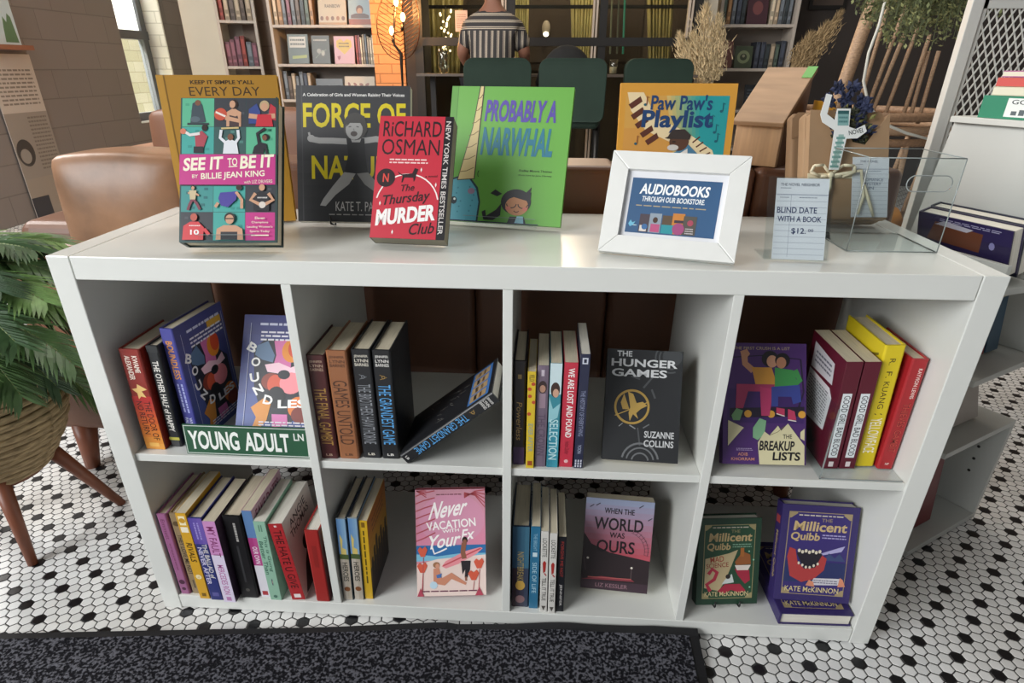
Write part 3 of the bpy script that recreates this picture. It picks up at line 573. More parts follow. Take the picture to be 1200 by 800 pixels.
def breakup(p):
    P = '#4a2a68'; p.rect(0, 0, 1, 1, P); p.rect(.05, .34, .98, .62, '#3d2360')
    p.txt('THE FIRST CRUSH IS A LIST', .12, .945, .80, .97, '#b7a37e', .005)
    p.line([(.1, .88), (.5, .90), (.93, .87)], .012, '#241a33'); p.line([(.93, .87), (.97, .6), (.9, .45)], .02, '#241a33')
    p.poly([(.08, .46), (.98, .48), (.98, .40), (.08, .38)], '#221a2c')
    for u in (.30, .58, .95): p.ell(u, .415, .045, .045, '#d39a3b')
    # two sitting friends
    p.poly([(.26, .86), (.22, .88), (.20, .93), (.28, .95), (.32, .91)], '#c08a6a'); p.line([(.25, .90), (.26, .83), (.36, .77)], .075, '#c08a6a')
    p.poly([(.34, .80), (.58, .80), (.66, .64), (.40, .62)], '#c98f3a'); p.poly([(.62, .80), (.84, .78), (.90, .66), (.62, .62)], '#3f8f4c')
    p.line([(.86, .78), (.92, .70), (.80, .63), (.70, .60)], .07, '#3f8f4c'); p.ell(.72, .60, .05, .05, '#c08a6a')
    p.poly([(.16, .66), (.62, .66), (.60, .60), (.30, .60), (.24, .46), (.15, .46)], '#a3355c'); p.poly([(.44, .64), (.60, .62), (.56, .40), (.46, .40)], '#b53a66')
    p.poly([(.58, .64), (.92, .66), (.94, .52), (.84, .50), (.82, .56), (.66, .56), (.66, .48), (.58, .48)], '#39458f')
    p.ell(.56, .87, .10, .10, '#1d1820'); p.ell(.585, .85, .065, .075, '#c99577'); p.ell(.71, .86, .09, .09, '#1a161c'); p.ell(.695, .84, .06, .07, '#b57f60')
    p.poly([(.10, .40), (.16, .46), (.24, .44), (.20, .36), (.12, .36)], '#6f9a6a'); p.poly([(.36, .30), (.44, .38), (.52, .36), (.50, .25), (.42, .20), (.36, .22)], '#7fae86')
    p.poly([(.64, .47), (.74, .46), (.74, .40), (.64, .42)], '#b73a5c'); p.poly([(.78, .46), (.86, .44), (.88, .37), (.78, .37)], '#b73a5c'); p.line([(.64, .42), (.74, .40)], .012, '#ddd3cb'); p.line([(.78, .37), (.88, .36)], .012, '#ddd3cb')
    CR = '#cfc7a0'; p.poly([(.06, .15), (.06, .36), (.25, .30)], CR); p.poly([(.42, .18), (.44, .0), (.98, .0), (.98, .16), (.78, .34), (.70, .28), (.66, .32), (.56, .24), (.50, .27)], CR); p.poly([(.93, .22), (.98, .2), (.98, .30), (.93, .27)], CR)
    p.line([(.56, .24), (.66, .27), (.74, .32)], .006, '#6a6448')
    p.txt('THE', .72, .215, .83, .25, '#1d1a20', .01); p.txt('BREAKUP', .44, .115, .86, .195, '#17151a', .03, .1); p.txt('LISTS', .60, .035, .93, .105, '#17151a', .03, .1)
    p.dashes(.16, .11, .36, .135, 2, '#a692b8'); p.txt('ADIB', .18, .07, .30, .095, '#c98a7a', .01); p.txt('KHORRAM', .10, .03, .38, .055, '#c98a7a', .01)
fbook('purple hardback with two sitting friends on its cover leaning in the fourth top cube', .147, .217, .022, '#45285f', (.385, .029, .400), 1.8, 29, breakup, True)
def never(p):
    p.rect(0, 0, 1, 1, '#c98b98'); p.grad(0, .48, 1, 1, '#d3859f', '#c990a0', 5)
    p.ell(.52, .72, .47, .38, '#cf8fa8', 36)
    for i in range(7): p.line([(.0, .52 + i * .07), (.12, .55 + i * .07), (.28, .60 + i * .065)], .018, '#a8474f', i == 0)
    for i in range(5): p.line([(1, .99 - i * .04), (.86, .98 - i * .01), (.70, .92 + i * .012)], .018, '#a8474f', i == 0); p.line([(.02, .99), (.16, .93 + i * .02)], .014, '#a8474f', False)
    p.rect(0, .37, 1, .48, '#2f6ba3'); p.poly([(0, .33), (0, .40), (.3, .375), (.62, .40), (1, .40), (1, .36)], '#79b6cf'); p.poly([(0, .30), (.3, .35), (1, .385), (1, 0), (0, 0)], '#e6cfc6')
    p.dashes(.3, .945, .66, .965, 1, '#6e3b44', 2)
    W_ = '#f6efed'; p.txt('Never', .22, .745, .74, .90, W_, .02, .5, 8); p.txt('VACATION', .15, .635, .86, .715, W_, .02, 0, 5); p.txt('WITH', .38, .60, .62, .63, W_, .02, 0, 5); p.txt('Your', .16, .46, .64, .585, W_, .02, .4, 8); p.txt('Ex', .66, .53, .84, .63, W_, .02, .3, 8)
    p.line([(.23, .46), (.26, .40), (.34, .42), (.44, .45)], .022, W_)
    # surfer with a board, friend on the sand
    p.poly([(.36, .28), (.42, .33), (.70, .42), (.92, .455), (.96, .445), (.86, .39), (.60, .30), (.42, .26)], '#e28e96'); p.line([(.38, .285), (.93, .445)], .02, '#c04a54')
    p.line([(.69, .50), (.67, .41), (.69, .35)], .07, '#8a5a45'); p.ell(.70, .525, .04, .05, '#2a1a16'); p.ell(.70, .51, .028, .035, '#8a5a45')
    p.poly([(.64, .33), (.78, .33), (.77, .25), (.73, .17), (.69, .17), (.70, .25), (.66, .2)], '#2a2529'); p.line([(.71, .18), (.71, .14)], .03, '#8a5a45')
    p.poly([(.24, .12), (.24, .26), (.32, .27), (.36, .17), (.50, .22), (.72, .12), (.70, .10), (.50, .16), (.40, .10)], '#c9876c'); p.ell(.285, .295, .05, .045, '#9a6e4e'); p.ell(.30, .285, .03, .035, '#cf937a'); p.poly([(.28, .20), (.36, .215), (.35, .175), (.29, .17)], '#4a6ea8')
    p.ell(.24, .105, .055, .055, '#bcd4e2')
    for u, v, s_ in ((.08, .27, .075), (.09, .42, .07), (.90, .30, .075), (.82, .19, .08)):
        p.line([(u + .01, v - .05), (u - .01, .04)], .008, '#a8474f'); p.poly([(u - s_, v + .02), (u - s_ * .5, v + .05), (u, v + .03), (u + s_ * .6, v + .055), (u + s_, v + .02), (u + s_ * .4, v - .045), (u - s_ * .4, v - .045)], '#cf5a42')
    p.poly([(.84, 0), (.90, .08), (.96, 0)], '#b0485a'); p.poly([(.0, 0), (.05, .08), (.1, 0)], '#b0485a')
    p.dashes(.08, .035, .9, .06, 1, '#6e3b50', 5)
fbook('pink paperback with a beach and surfboard cover, alone in the second bottom cube', .144, .226, .018, '#c48594', (-.187, .021, .0455), 5.7, 23, never, False, pages=mt('#a8474f', .8))
def world(p):
    p.grad(0, .36, 1, 1, '#b3505c', '#8b93ac', 10); p.poly([(0, 0), (0, .62), (.12, .50), (.4, .42), (1, .36), (1, 0)], '#2f2528'); p.rect(0, .0, 1, .10, '#41323a')
    p.poly([(0, .10), (.3, .15), (.75, .14), (.8, .12), (.3, .11)], '#8a3b44'); p.line([(.1, .13), (.75, .145)], .012, '#b5605c')
    for u, v in ((.08, .34), (.74, .27)): p.ell(u, v, .018, .018, '#e0d8cc', 10)
    p.line([(.74, .26), (.74, .15)], .008, '#6a5a5a'); p.line([(.02, .34), (.06, .2)], .008, '#55454a')
    p.arc(.62, .46, .34, .34, -10, 75, .008, '#5a3a44'); p.arc(.62, .46, .29, .29, -10, 75, .006, '#5a3a44')
    for i in range(9): a = R(-10 + i * 10); p.line([(.62 + .29 * math.cos(a), .46 + .29 * .69 * math.sin(a)), (.62 + .36 * math.cos(a), .46 + .36 * .69 * math.sin(a))], .006, '#5a3a44', i == 0)
    for u, v in ((.06, .90), (.15, .92), (.78, .93), (.92, .80)): p.line([(u, v), (u + .06, v + .03)], .014, '#3a3440')
    K = '#211a1f'; p.txt('WHEN THE', .28, .845, .72, .905, K, .01); p.txt('WORLD', .14, .665, .86, .80, K, .015); p.txt('WAS', .38, .585, .60, .645, K, .01); p.txt('OURS', .20, .42, .76, .555, K, .015)
    p.txt('LIZ KESSLER', .22, .03, .70, .075, '#93707a', .01)
fbook('thick paperback with a dusky pink sky over dark ground, leaning in the third bottom cube', .139, .200, .034, '#4a3238', (.154, .066, .0495), -4.2, 18.2, world, False)
def monster(base, frame, gold, title2, sub, art):
    def f(p):
        p.rect(0, 0, 1, 1, base); p.rect(.09, .07, .91, .93, gold); p.rect(.1, .077, .90, .923, frame)
        for a, b in ((.09, .07), (.80, .07), (.09, .865), (.80, .865)): p.poly([(a, b), (a + .11, b), (a + .11, b + .02), (a + .03, b + .065), (a, b + .065)] if a < .5 and b < .5 else [(a, b), (a + .11, b), (a + .11, b + .065), (a + .08, b + .065), (a, b + .02)] if b < .5 else [(a, b), (a + .03, b), (a + .11, b + .045), (a + .11, b + .065), (a, b + .065)] if a < .5 else [(a + .08, b), (a + .11, b), (a + .11, b + .065), (a, b + .065), (a, b + .045)], gold)
        p.dashes(.22, .885, .80, .91, 1, '#c9bfae', 3); p.txt('THE', .52, .835, .66, .87, gold, .005)
        p.txt('Millicent', .17, .735, .86, .835, '#c2a878', .025, .08); p.txt('Quibb', .14, .625, .52, .72, '#c2a878', .025, .08)
        p.dashes(.55, .66, .86, .715, 2, sub, 5); art(p); p.txt('KATE McKINNON', .13, .10, .84, .155, '#d2c08f', .01)
    return f
def art_green(p):
    p.poly([(.12, .54), (.50, .60), (.64, .64), (.46, .28), (.36, .16), (.12, .2)], '#c0ad85'); p.txt('MAD', .20, .50, .42, .565, '#a2422c', .01, 0, 6); p.txt('SCIENCE', .14, .435, .50, .49, '#8f3a2a', .01, 0, 4)
    p.line([(.18, .36), (.24, .42), (.32, .38), (.28, .30), (.16, .24), (.22, .16)], .06, '#b52f45'); p.poly([(.34, .16), (.46, .24), (.70, .24), (.80, .16), (.72, .13), (.56, .17), (.42, .12)], '#a82a40')
    p.poly([(.60, .42), (.84, .40), (.86, .28), (.78, .24), (.66, .34)], '#a3283f'); p.poly([(.60, .46), (.86, .46), (.82, .40), (.64, .40)], '#e2d6cc'); p.poly([(.60, .50), (.72, .62), (.84, .58), (.86, .47), (.62, .46)], '#96592f'); p.rect(.68, .56, .74, .66, '#a8662f')
    p.poly([(.40, .24), (.46, .30), (.56, .36), (.60, .26)], '#cfd6d2'); p.ell(.50, .33, .04, .04, '#2a2420')
    for u, v in ((.9, .52), (.86, .2), (.82, .62)): p.ell(u, v, .014, .014, '#9ad0b4', 8)
def art_purple(p):
    p.rect(.10, .20, .90, .42, '#27305e'); p.poly([(.52, .50), (.80, .585), (.86, .60), (.82, .54), (.56, .49)], '#a8a2cc'); p.poly([(.60, .44), (.66, .52), (.74, .47), (.80, .52), (.88, .44)], '#39456e')
    p.poly([(.12, .46), (.14, .56), (.22, .54), (.26, .42), (.36, .34), (.50, .36), (.56, .50), (.64, .46), (.62, .34), (.50, .24), (.34, .20), (.18, .26)], '#a83a3a')
    p.poly([(.24, .50), (.30, .54), (.50, .54), (.58, .50), (.50, .36), (.36, .34)], '#1f1b26')
    for i in range(7): p.ell(.27 + i * .045, .53 - .012 * (i % 2), .02, .026, '#d6ccb8', 8, 0, i == 0)
    for i in range(6): p.ell(.28 + i * .05, .40 - .02 * min(i, 5 - i), .016, .022, '#d6ccb8', 8, 0, i == 0)
    p.poly([(.46, .175), (.84, .19), (.86, .26), (.50, .25)], '#c8c5cc'); p.dashes(.50, .195, .82, .24, 2, '#6d6a7c', 4); p.poly([(.40, .17), (.52, .16), (.50, .21), (.44, .23)], '#d0876a'); p.poly([(.82, .17), (.92, .18), (.88, .25), (.84, .27)], '#d0876a')
mill_p = monster('#33285f', '#372b6b', '#9c8a68', '', '#a49cc8', art_purple); mill_g = monster('#1f3d2c', '#244a33', '#9c9066', '', '#7fa58c', art_green)
fbook('dark green hardback with gold frame and red monster art on a small black stand', .127, .185, .028, '#1d3828', (.388, .030, .0475), 5.9, 18, mill_g, True, lift=.004, pages=PAGEW)
stand('small black wire stand holding the dark green hardback', .127, .185, .028, (.388, .030, .0475), 5.9, 18, Z0, 'wire', .004, .5)
book('purple hardback lying flat under the standing purple hardback', .144, .21, .030, '#33285f', (.5465, .005, Z0 + .0305), (-90, 0, 1.2), mill_p, None, None, True, None, 'book', PAGEW, 'book')
fbook('purple hardback with gold frame and toothy monster standing on the flat purple one', .146, .200, .034, '#33285f', (.538, .030, .0795), -1.7, 18.5, mill_p, True, spine=lambda p: (p.txt('Millicent Quibb', .3, .3, .8, .7, '#b39c6c', .01), p.rect(.14, .2, .22, .8, '#a8443f')), pages=PAGEW)

# ================================================================== TOP OF THE BOOKCASE
def cookbook(p):
    p.rect(0, 0, 1, 1, '#b0812c'); p.rect(0, 0, .055, 1, '#b98a35'); p.line([(.065, 0), (.065, 1)], .012, '#7d5a1c')
    p.txt("KEEP IT SIMPLE Y'ALL", .27, .942, .80, .968, '#3a2a17', .03); p.txt('EVERY DAY', .25, .868, .84, .925, '#4a3722', .0); p.dashes(.3, .66, .8, .80, 3, '#7a5c22', 4)
fbook('tall mustard yellow hardback cookbook at the left end behind a smaller book', .200, .250, .022, '#b0812c', (-.617, .212, .765), 14.1, 6.7, cookbook, True, lift=.0, spinecol='#c08f3a')
def see(p):
    G1, G2, DK, PK = '#5cb08c', '#44a39a', '#3b3e44', '#c23a86'
    p.rect(0, 0, 1, 1, '#2c4a4a'); X = (.015, .345, .672, .985)
    cells = [(0, .80, 1, G1), (1, .80, 1, DK), (2, .80, 1, DK), (0, .61, .80, G2), (1, .61, .80, '#3a5a58'), (2, .61, .80, G1), (0, .21, .39, '#3f8f8c'), (1, .21, .39, G2), (2, .21, .39, DK), (0, .015, .21, DK), (1, .015, .21, G2), (2, .015, .21, PK)]
    p.k += 1
    for i, a, b, c in cells: p.rect(X[i], a, X[i + 1] - .004, b - .003, c, False)
    SKa, SKb = '#c99a7c', '#7a503c'
    rnd = random.Random(3)
    for i, a, b, c in cells[:-1]:
        for q in range(5):
            u, v = rnd.uniform(X[i] + .03, X[i + 1] - .06), rnd.uniform(a + .01, b - .03); p.rect(u, v, u + .04, v + .018, {'#5cb08c': '#4c9c7e', '#3b3e44': '#4c5056', '#44a39a': '#379088', '#3a5a58': '#52807a', '#3f8f8c': '#2f6f72'}[c], q == 0)
    p.poly([(.10, .82), (.12, .96), (.18, .985), (.22, .95), (.26, .83)], '#3d4a52'); p.ell(.175, .965, .03, .03, SKb); p.ell(.15, .85, .05, .03, '#55646c'); p.rect(.07, .81, .29, .825, '#2f3a40')
    p.poly([(.47, .80), (.47, .90), (.54, .93), (.62, .90), (.62, .80)], SKa); p.poly([(.50, .80), (.50, .88), (.56, .87), (.60, .88), (.60, .80)], '#4a3a3a'); p.ell(.545, .955, .042, .05, '#33231e'); p.ell(.53, .955, .03, .04, SKa); p.ell(.41, .885, .065, .065, '#c2523c'); p.line([(.36, .90), (.46, .87)], .02, '#e6dcd2'); p.line([(.60, .89), (.60, .84), (.46, .86)], .045, SKa)
    p.poly([(.70, .92), (.78, .96), (.82, .90), (.80, .82), (.70, .82)], '#3a4a86'); p.poly([(.92, .96), (.98, .93), (.98, .84), (.90, .86)], '#b83a45'); p.line([(.70, .875), (.82, .865), (.97, .875)], .05, SKa); p.poly([(.77, .80), (.79, .885), (.93, .885), (.95, .80)], '#c2323e'); p.ell(.86, .945, .05, .055, '#b9a27c'); p.ell(.86, .935, .036, .045, SKa)
    p.poly([(.16, .65), (.15, .74), (.22, .77), (.28, .73), (.24, .65)], '#a84652'); p.line([(.20, .75), (.10, .74), (.03, .77)], .03, '#ded8d6'); p.ell(.03, .765, .03, .03, '#cf7a60'); p.ell(.25, .79, .03, .035, '#2a1d1a'); p.rect(.14, .615, .24, .66, '#26292d')
    p.poly([(.44, .61), (.45, .69), (.51, .715), (.58, .69), (.60, .61)], '#dcdfe4'); p.line([(.46, .69), (.41, .72), (.42, .775)], .03, '#dcdfe4'); p.line([(.57, .69), (.60, .72), (.59, .775)], .03, '#dcdfe4'); p.ell(.515, .725, .03, .035, SKb); p.line([(.42, .785), (.60, .79)], .018, '#c8b27a')
    p.poly([(.74, .61), (.76, .66), (.82, .69), (.88, .68), (.85, .61)], '#2c2b31'); p.line([(.81, .68), (.79, .75), (.87, .785)], .03, '#2c2b31'); p.line([(.87, .68), (.89, .61)], .025, '#2c2b31'); p.ell(.875, .725, .035, .035, '#241c1c'); p.ell(.865, .72, .024, .03, SKb)
    p.rect(.0, .395, .99, .605, PK)
    Y = '#f2ead2'; p.txt('SEE IT', .04, .495, .44, .585, Y, .03, .12, 3); p.txt('TO', .49, .525, .59, .58, Y, .015, 0, 3); p.line([(.50, .518), (.59, .523)], .01, Y); p.txt('BE IT', .62, .51, .96, .60, Y, .03, .12, 3)
    p.txt('BY', .13, .44, .19, .465, Y, .01); p.txt('BILLIE JEAN KING', .22, .43, .87, .485, Y, .02, .05, 3); p.txt('with LIZ DRIVERS', .66, .405, .95, .428, Y, .0, 0, 2)
    p.person(.14, .22, .165, SKa, '#c9b892', '#7a3a4a', arms=((-.2, -.1), (.25, -.2)), legs=((-.2, 0), (.3, .02)))
    p.poly([(.40, .30), (.42, .34), (.52, .345), (.60, .35), (.58, .29), (.50, .24), (.43, .25)], '#4a3f96'); p.line([(.58, .345), (.64, .29), (.64, .23)], .03, SKa); p.ell(.61, .375, .03, .03, '#3a2a26'); p.line([(.40, .27), (.37, .24)], .03, SKa)
    p.poly([(.76, .215), (.76, .33), (.83, .35), (.92, .33), (.92, .215)], '#2c2a2f'); p.line([(.78, .335), (.73, .29), (.82, .26)], .035, SKa); p.line([(.91, .335), (.96, .29), (.88, .26)], .035, SKa); p.ell(.845, .375, .03, .035, SKa); p.ell(.85, .255, .035, .035, '#d8cfc6'); p.dashes(.80, .295, .90, .315, 1, '#cfcac8', 2)
    p.poly([(.04, .015), (.05, .11), (.12, .14), (.20, .14), (.26, .10), (.25, .015)], '#cf3f45'); p.ell(.155, .17, .035, .04, '#b8594a'); p.txt('10', .12, .05, .21, .085, '#f2ecea', .03); p.dashes(.11, .105, .22, .12, 1, '#f0dcd8', 2); p.line([(.26, .09), (.31, .05)], .035, '#cf3f45')
    p.poly([(.38, .015), (.39, .09), (.46, .115), (.58, .115), (.65, .09), (.66, .015)], SKa); p.poly([(.43, .015), (.43, .07), (.60, .07), (.60, .015)], '#2c2b31'); p.ell(.52, .165, .055, .055, '#2f2826'); p.ell(.52, .155, .042, .05, SKa); p.line([(.48, .16), (.56, .16)], .012, '#3a2f2a')
    for i, t in enumerate(('Eleven', 'Champions', 'Leading Women\'s', 'Sports Today')): w = (.10, .17, .26, .20)[i]; p.txt(t, .828 - w / 2, .155 - i * .031, .828 + w / 2, .173 - i * .031, Y, .01)
    p.line([(.74, .045), (.92, .045)], .012, Y); p.line([(.992, .0), (.992, 1)], .02, '#33403f')
fbook('hardback with a grid of athletes and a pink title band on a clear stand', .153, .231, .030, '#2c3d3e', (-.518, .018, .777), 4.7, 29.7, see, True, lift=.0045)
stand('clear acrylic stand under the pink-banded athletes book', .153, .231, .030, (-.518, .018, .777), 4.7, 29.7, Z2, 'clear', .0045, .55)
def force(p):
    p.rect(0, 0, 1, 1, '#3a3a3c'); p.grad(0, 0, 1, .45, '#323234', '#3f3f41', 5); p.line([(.05, 0), (.05, 1)], .01, '#4b4b4d')
    p.txt('A Celebration of Girls and Women Raising Their Voices', .06, .915, .95, .945, '#e6e4e0', .02)
    Y = '#d8c522'; p.txt('FORCE OF', .06, .695, .96, .875, Y, .022); p.txt('NATURE', .13, .315, .92, .49, Y, .022)
    S1, S2, S3 = '#a9a8a6', '#8d8c8a', '#2b2b2d'
    p.line([(.45, .595), (.32, .60), (.20, .60), (.14, .61)], .05, S1); p.line([(.58, .60), (.70, .615), (.86, .60)], .05, S1)
    p.ell(.13, .615, .035, .03, S1); p.line([(.12, .62), (.11, .66)], .018, S1)
    p.poly([(.44, .62), (.60, .62), (.605, .5), (.63, .36), (.42, .36), (.455, .5)], S3); p.poly([(.47, .64), (.58, .64), (.56, .59), (.49, .59)], S1)
    p.poly([(.42, .37), (.52, .36), (.46, .28), (.34, .20), (.25, .115), (.20, .12), (.23, .17), (.32, .27)], S1); p.poly([(.63, .37), (.53, .36), (.60, .28), (.70, .22), (.80, .12), (.85, .13), (.80, .20), (.70, .30)], S2)
    p.ell(.52, .705, .105, .115, '#4a4846'); p.ell(.51, .685, .075, .088, S1); p.ell(.508, .652, .03, .022, '#5a5250'); p.line([(.462, .70), (.485, .705)], .008, '#5f5d5b'); p.line([(.53, .705), (.552, .70)], .008, '#5f5d5b'); p.poly([(.44, .70), (.46, .77), (.56, .775), (.585, .70), (.56, .735), (.48, .735)], '#4a4846'); p.line([(.505, .69), (.51, .675)], .01, S2)
    p.poly([(.43, .73), (.50, .80), (.60, .78), (.63, .68), (.60, .64), (.59, .73)], '#4a4846')
    p.txt('KATE T. PARKER', .34, .08, .84, .15, '#c9c7c4', .0); p.dashes(.28, .045, .9, .062, 1, '#a8a6a3', 4)
fbook('large dark grey paperback with yellow title and a leaping child in grey tones', .208, .238, .020, '#38383a', (-.401, .217, .7695), .7, 20.5, force, False, lift=.0045, spinecol='#303032', pages=PAGEW)
stand('black wire stand under the large dark grey paperback', .208, .238, .020, (-.401, .217, .7695), .7, 20.5, Z2, 'wire', .0045, .6)
def osman(p):
    RD = '#c22f40'; p.rect(0, 0, 1, 1, RD); p.rect(.885, 0, 1, 1, '#1f1d20')
    K = '#2a1a1e'; p.txt('RiCHARD', .06, .83, .85, .96, K, .008); p.txt('OSMAN', .06, .68, .84, .81, K, .0)
    p.dashes(.18, .605, .70, .655, 2, '#ecc9c6', 5)
    for a in range(1): p.arc(.46, .27, .42, .42, 12, 168, .018, '#f0e6e2')
    p.rect(.0, .0, .885, .13, RD); p.ell(.15, .49, .125, .125, K, 26); p.txt('N', .11, .455, .19, .525, '#d8493f', .02)
    p.poly([(.30, .545), (.36, .52), (.50, .53), (.53, .575), (.58, .565), (.56, .525), (.545, .48), (.53, .46), (.52, .495), (.40, .495), (.38, .455), (.365, .455), (.375, .51), (.33, .52)], K)
    p.txt('a novel', .68, .50, .84, .52, K, 0, .2, 3)
    p.txt('The', .36, .385, .55, .44, K, .01, .3, 6); p.txt('Thursday', .12, .265, .76, .37, K, .01, .3, 8); p.txt('MURDER', .06, .125, .86, .255, '#f1ece9', .045, .15, 7); p.txt('Club', .52, .04, .86, .13, K, .01, .3, 6)
    for u, v in ((.62, .56), (.83, .44), (.10, .28), (.3, .05)): p.poly([(u, v + .02), (u + .012, v), (u, v - .02), (u - .012, v)], '#f0e6e2')
    q = Pr(p.mb, p.pt(.905, .96), (0, 0, -1), (1, 0, 0), (0, -1, 0), p.h, p.w); q.k = 0; q.txt('NEW YORK TIMES BESTSELLER', .0, .0, .92, .065, '#d8d2ce', .01)
fbook('red paperback with dark title and black right edge, front of the top row', .125, .207, .030, '#1f1d20', (-.233, .086, .7785), -4, 31.8, osman, False, pages=mt('#8e8877', .85))
stand('clear acrylic stand behind the red paperback', .125, .207, .030, (-.233, .086, .7785), -4, 31.8, Z2, 'clear', .0, .5) if False else None
def narwhal(p):
    GR = '#69a846'; p.rect(0, 0, 1, 1, GR); p.rect(0, 0, .05, 1, '#5f9c40'); p.line([(.055, 0), (.055, 1)], .008, '#548a38')
    p.poly([(0, .0), (.0, .26), (.06, .32), (.14, .345), (.22, .33), (.29, .26), (.32, .15), (.31, .0)], '#2c3d46'); p.poly([(0, 0), (0, .25), (.06, .305), (.14, .33), (.215, .315), (.275, .25), (.305, .15), (.295, 0)], '#5aa7b8')
    for i in range(14): p.ell(.03 + (i * 37 % 25) / 100, .06 + (i * 53 % 22) / 100, .007, .007, '#3f8596', 8, 0, i == 0)
    p.ell(.235, .23, .03, .024, '#9a7f95'); p.ell(.09, .155, .028, .03, '#22313a'); p.ell(.097, .165, .01, .01, '#e6efe9', 10); p.line([(.03, .16), (.06, .17)], .008, '#22313a')
    p.poly([(.105, .305), (.255, .32), (.275, 1.0), (.235, 1.0), (.2, .7)], '#3a3126'); p.poly([(.113, .312), (.247, .325), (.266, 1.0), (.243, 1.0), (.205, .7)], '#d4c089')
    for i in range(7): v = .37 + i * .09; w = .06 - i * .007; c_ = .18 + i * .0115; p.line([(c_ - w, v), (c_, v + .008), (c_ + w, v + .035)], .006, '#7a6540', i == 0)
    p.txt('PROBABLY A', .30, .745, .885, .905, '#5a4aa0', .035, .08); p.txt('NARWHAL', .29, .50, .88, .705, '#2f7890', .035, .08)
    p.txt('Shelley Moore Thomas', .62, .385, .89, .405, '#26331c', .01); p.txt('illustrated by Jenn Harney', .62, .355, .89, .37, '#33472a', 0)
    H_ = '#2b2a30'; p.ell(.62, .165, .125, .10, H_, 28); p.poly([(.50, .15), (.50, .06), (.44, .02), (.36, .02), (.34, .08), (.37, .095), (.38, .05), (.46, .1)], H_); p.poly([(.46, .2), (.40, .22), (.44, .25), (.5, .22)], H_); p.poly([(.70, .24), (.74, .28), (.73, .23)], H_)
    p.ell(.63, .135, .095, .075, '#c58a5f', 24); p.poly([(.52, .17), (.60, .20), (.74, .17), (.74, .24), (.54, .24)], H_); p.arc(.585, .15, .04, .032, 180, 360, .008, '#3a2f2c'); p.arc(.68, .15, .04, .032, 180, 360, .008, '#3a2f2c'); p.arc(.63, .105, .022, .016, 200, 340, .007, '#5a3326'); p.ell(.56, .115, .022, .016, '#cf7a66'); p.ell(.70, .115, .022, .016, '#cf7a66')
    p.poly([(.56, .0), (.58, .055), (.70, .055), (.72, 0)], H_); p.poly([(.62, 0), (.64, .06), (.69, .06), (.70, 0)], '#8fc0d0')
    p.arc(.33, .36, .05, .05, 150, 210, .006, '#2c3a22'); p.rect(0, 0, .82, .008, '#2f2a4a')
fbook('lime green picture book with a blue horned whale and a child in glasses', .228, .242, .010, '#69a846', (-.142, .267, .7657), -11.4, 21.1, narwhal, True, lift=.0045, pages=PAGEW)
stand('clear acrylic stand under the lime green picture book', .228, .242, .010, (-.142, .267, .7657), -11.4, 21.1, Z2, 'clear', .0045, .6)
def pawpaw(p):
    p.rect(0, 0, 1, 1, '#d29639'); p.grad(.05, .06, .94, .92, '#c9813a', '#cf9c4c', 4)
    for i in range(9): t = i / 8; p.poly([(.40 + t * .28, .92), (.94, .92), (.94, .06), (.62 + t * .16, .06)], '#%02x%02x%02x' % tuple(int(a + (b - a) * t) for a, b in zip((206, 178, 110), (38, 150, 152))))
    p.poly([(.06, .94), (.20, .94), (.32, .78), (.60, .68), (.84, .56), (.94, .36), (.82, .36), (.74, .50), (.50, .60), (.24, .69), (.10, .82)], '#e6cfa4')
    for i, (a, b) in enumerate(((.075, .86), (.10, .79), (.14, .73), (.19, .67), (.24, .62))): p.poly([(a, b), (a + .10, b + .055), (a + .12, b + .02), (a + .03, b - .03)], '#5a2f22', i == 0)
    for i in range(6): p.line([(.66 + i * .035, .61 - i * .03), (.72 + i * .035, .65 - i * .035)], .012, '#5a2f22', i == 0)
    for i in range(5): p.arc(.25, .30, .06 + i * .04, .04 + i * .03, 20, 200, .008, '#a8622c')
    for i in range(6): p.line([(.06, .5 - i * .03), (.3, .46 - i * .03), (.55, .52 - i * .04)], .006, '#b8702f', i == 0)
    N = '#1f3f6b'; p.txt("Paw Paw's", .27, .825, .80, .925, N, .02, .05); p.txt('Playlist', .20, .675, .82, .825, N, .03, .05)
    for u, v in ((.80, .74), (.84, .68), (.88, .82), (.86, .62), (.16, .6), (.22, .86)): p.ell(u, v, .013, .011, '#1f5a6b', 10); p.line([(u + .012, v), (u + .012, v + .055), (u + .03, v + .045)], .007, '#1f5a6b' if u > .5 else '#8a4a2a')
    p.ell(.82, .43, .035, .03, '#1d5870'); p.line([(.82, .4), (.81, .34), (.84, .31)], .012, '#1d5870')
    p.poly([(.46, .52), (.62, .60), (.76, .50), (.76, .30), (.42, .30)], '#4a7a96'); p.ell(.54, .615, .085, .075, '#5a3a2a'); p.poly([(.43, .635), (.47, .695), (.58, .70), (.64, .66), (.63, .63)], '#3a302c'); p.poly([(.41, .64), (.46, .655), (.48, .63)], '#3a302c'); p.ell(.49, .575, .05, .025, '#cfc8c0'); p.line([(.48, .615), (.51, .615)], .01, '#1d1512'); p.poly([(.56, .54), (.62, .57), (.64, .34), (.57, .34)], '#e2dad0')
fbook('orange-edged picture book with a piano cover behind the white frame', .200, .243, .012, '#d29639', (.178, .252, .7634), 1.4, 8, pawpaw, True, lift=.0)

